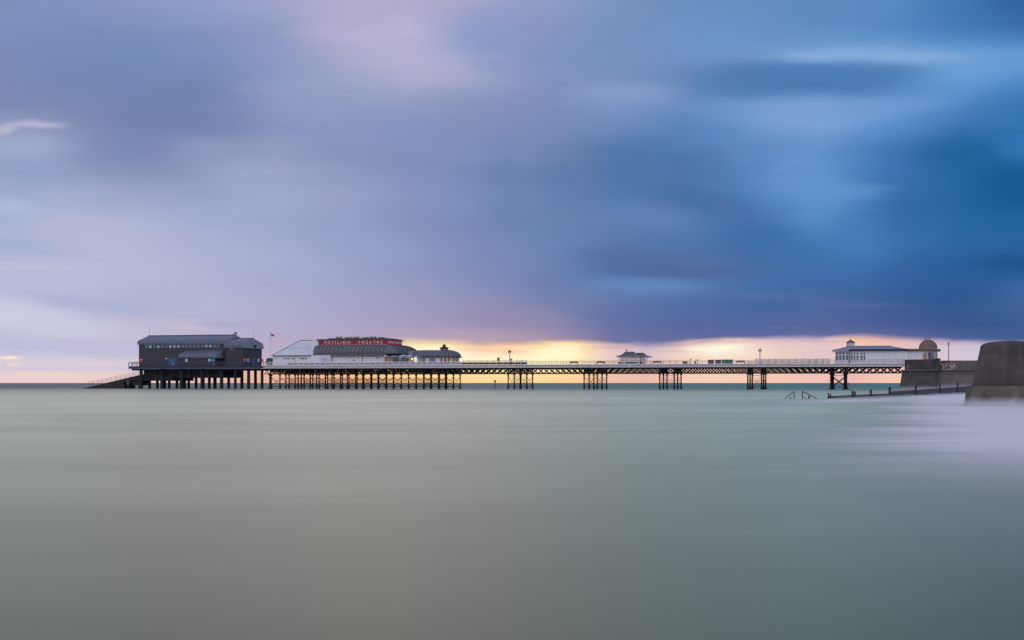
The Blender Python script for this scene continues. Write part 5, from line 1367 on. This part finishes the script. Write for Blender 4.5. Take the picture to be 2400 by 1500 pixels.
# ------------------------------------------------------------------ groyne
def groyne():
    def at(px, py_w): Y = EYE * F / (py_w - HOR); return ((px - 1200) / F * Y, Y)
    pts = [(1940, 933.5, 928.5), (1996, 932.5, 926), (2040, 931.5, 924.2), (2084, 930, 922.2), (2085, 930, 917.5), (2145, 927.5, 914.2), (2201, 925, 910), (2243, 923, 907), (2300, 921, 904)]
    P = []
    for px, pw, pt in pts:
        x, y = at(px, pw); P.append((x, y, EYE - (pt - HOR) / F * y, px))
    T = thing('groyne', 'dark wet timber groyne with stubby posts sloping down from the sea wall into the water', 'groyne', P[0][0], P[0][1], 0, pier=False)
    q = MB(); th = .14
    # boards: horizontal planks stacked to the sloping top
    for a, b in zip(P[:-1], P[1:]):
        if abs(a[0] - b[0]) < .2: continue
        q.add([(a[0], a[1], -1), (b[0], b[1], -1), (b[0], b[1], b[2]), (a[0], a[1], a[2]), (a[0], a[1] + th, -1), (b[0], b[1] + th, -1), (b[0], b[1] + th, b[2]), (a[0], a[1] + th, a[2])],
              [(0, 1, 2, 3), (5, 4, 7, 6), (3, 2, 6, 7), (0, 4, 5, 1), (0, 3, 7, 4), (1, 5, 6, 2)])
        q.bar((a[0], a[1] - .06, a[2] - .12), (b[0], b[1] - .06, b[2] - .12), .1, .18)
        q.bar((a[0], a[1] - .04, a[2] - .55), (b[0], b[1] - .04, b[2] - .55), .07, .1)
    part('planking', q, M['groyne'], T)
    for px, w, top in ((1941, 3.2, 921), (1945.5, 2.6, 923.5), (1997, 4.2, 915.7), (2002.5, 3.6, 917.5), (2040, 4.2, 912.8), (2084, 4.8, 906.5), (2145, 4.0, 903.5), (2202, 3.6, 896), (2243.5, 3.6, 894.5)):
        k = 0
        for a, b in zip(P[:-1], P[1:]):
            if a[3] <= px <= b[3]: k = (px - a[3]) / max(b[3] - a[3], 1e-3); x, y = a[0] + (b[0] - a[0]) * k, a[1] + (b[1] - a[1]) * k
        w_ = w * y / F; z = EYE - (top - HOR) / F * y
        q = MB(); q.box(x - w_ / 2, x + w_ / 2, y - w_ - .1, y - .1, -1.2, z - .03); q.prism([(x - w_ / 2, z - .03), (x + w_ / 2, z - .03), (x + w_ / 2 - .03, z), (x - w_ / 2 + .03, z)], 'v', y - w_ - .08, y - .12)
        part('post', q, M['groyne'], T)
    return P
GP = groyne()
def handrail(base, top, low, label):
    """a bent handrail of drowned steps: upright at `base`, rail falling to `low`"""
    def at(px, Y): return ((px - 1200) / F * Y, Y)
    Y = EYE * F / (934.5 - HOR)
    def zz(py): return EYE - (py - HOR) / F * Y
    x0 = at(base, Y)[0]; x1 = at(low[0], Y)[0]
    T = thing('handrail', label, 'handrail', x0, Y, 0, 'handrails of the drowned steps', pier=False)
    q = MB(); q.cyl((x0, Y, -1.2), (x0 + .01, Y, zz(top) + .03), .05, .05, 8)
    q.cyl((x0 + (.22 if low[0] < base else .02), Y + .5, -1.2), (x0, Y, zz(top) - .25), .035, .035, 8); part('upright', q, M['black'], T)
    q = MB(); d = -.12 / (zz(top) - zz(low[1])) ; q.cyl((x0, Y, zz(top)), (x1 + (x1 - x0) * .35, Y + .1, zz(low[1]) - (zz(top) - zz(low[1])) * .35), .042, .042, 8); part('rail', q, M['black'], T)
handrail(1861, 917.2, (1841, 933.5), 'left handrail rising from the water, sloping down to the left')
handrail(1881, 917.2, (1914, 933.5), 'right handrail rising from the water, sloping down to the right')
def stump(px, w, top, label):
    Y = EYE * F / (934.5 - HOR); x = (px - 1200) / F * Y; z = EYE - (top - HOR) / F * Y; w *= Y / F
    q = MB(); q.lathe(x, Y + .3, [(w / 2, -1.2), (w / 2, z - .04), (w / 2 - .04, z)], 9)
    solo('timber_stump', q, M['groyne'], label, 'stump', (x, Y, 0), 'timber stumps beside the drowned steps', pier=False)
stump(1897.5, 4, 927, 'taller dark stump in the water under the right handrail')
stump(1854, 3.4, 931.4, 'low stump barely above water under the left handrail')
stump(1888, 3.4, 932.2, 'lowest stump beside the upright of the right handrail')

def beacon():
    Y = 420.0; x = (1160.2 - 1200) / F * Y; s = Y / F
    T = thing('marker_post', 'thin marker post with an orange topmark standing in the sea beyond the pier', 'beacon', x, Y, 0, pier=False)
    q = MB(); q.cyl((x, Y, -1.5), (x, Y, EYE + 5 * s), .13, .11, 8); part('post', q, M['navy'], T)
    z = lambda y: EYE + (HOR - y) * s
    q = MB(); q.lathe(x, Y, [(.15, z(896.5)), (.34, z(895.3)), (.34, z(892.6)), (.15, z(892))], 10); q.bar((x - .4, Y, z(894)), (x + .4, Y, z(894)), .12); q.bar((x - .3, Y, z(891.2)), (x + .3, Y, z(891.2)), .12); q.cyl((x, Y, z(892)), (x, Y, z(890.3)), .06, .06, 6); part('topmark', q, M['orange'], T)
beacon()
def buoy():
    Y = 1150.0; x = (1988.5 - 1200) / F * Y
    T = thing('buoy', 'tiny red buoy floating near the horizon right of the big pier columns', 'buoy', x, Y, 0, pier=False)
    q = MB(); q.lathe(x, Y, [(.5, -.3), (.95, .1), (.9, .5), (.35, .7)], 12); part('float', q, M['red_bright'], T)
    q = MB(); q.lathe(x, Y, [(.35, .7), (.15, 1.7)], 8); q.lathe(x, Y, [(.1, 1.7), (.35, 1.9), (.35, 2.2), (.05, 2.5)], 8); part('tower', q, M['navy'], T)
buoy()

# ------------------------------------------------------------------ surf mist: the average of many waves breaking at the walls
def mist_mat(name, dens):
    m = bpy.data.materials.new(name); m.use_nodes = True; t = NT(m.node_tree); t.n.clear()
    v = t.node('ShaderNodeVolumePrincipled'); v.inputs['Color'].default_value = (.93, .92, .97, 1); v.inputs['Density'].default_value = dens
    v.inputs['Anisotropy'].default_value = 0.0
    o = t.node('ShaderNodeOutputMaterial'); t.l.new(v.outputs[0], o.inputs['Volume'])
    return m
def mist(path, w, h, dens):
    """a low bank that leans on the foot of a wall: path of (x, y), w out towards the camera, h high"""
    q = MB(); n = len(path); prof = [(0.15, -.05), (-w, -.05), (-w * .8, h * .10), (-w * .5, h * .32), (-w * .22, h * .68), (0.15, h)]
    vs = []
    for i, (x, y) in enumerate(path):
        a = path[max(0, i - 1)]; b = path[min(n - 1, i + 1)]; dx, dy = b[0] - a[0], b[1] - a[1]; l = hypot(dx, dy); nx, ny = dy / l, -dx / l
        if ny > 0 and abs(ny) > .2: nx, ny = -nx, -ny
        k = (0.15 if i == 0 else 0.75 + .25 * sin(i * 1.9))
        for o_, z in prof: vs.append((x - nx * o_, y - ny * o_, z * (k if z > 0 else 1)))
    m = len(prof); fs = []
    for i in range(n - 1):
        for j in range(m): fs.append((i * m + j, i * m + (j + 1) % m, (i + 1) * m + (j + 1) % m, (i + 1) * m + j))
    fs.append(tuple(range(m))); fs.append(tuple((n - 1) * m + j for j in range(m)))
    q.add(vs, fs, True)
    o = mkobj('surf_mist', q, mist_mat('surf_mist_air', dens), (0, 0, 0), None, False); o['kind'] = 'stuff'
def resample(P, k):
    out = []
    for a, b in zip(P[:-1], P[1:]):
        for i in range(k): out.append((a[0] + (b[0] - a[0]) * i / k, a[1] + (b[1] - a[1]) * i / k))
    return out + [P[-1]]
mist(resample([(p[0], p[1] - .35) for p in GP if p[3] != 2085], 3), 6.0, .34, .10)
mist(resample([world(U(x, -4.6), -4.6)[:2] for x in (2100, 2150, 2200, 2260, 2330)], 3), 4.0, 1.3, .12)
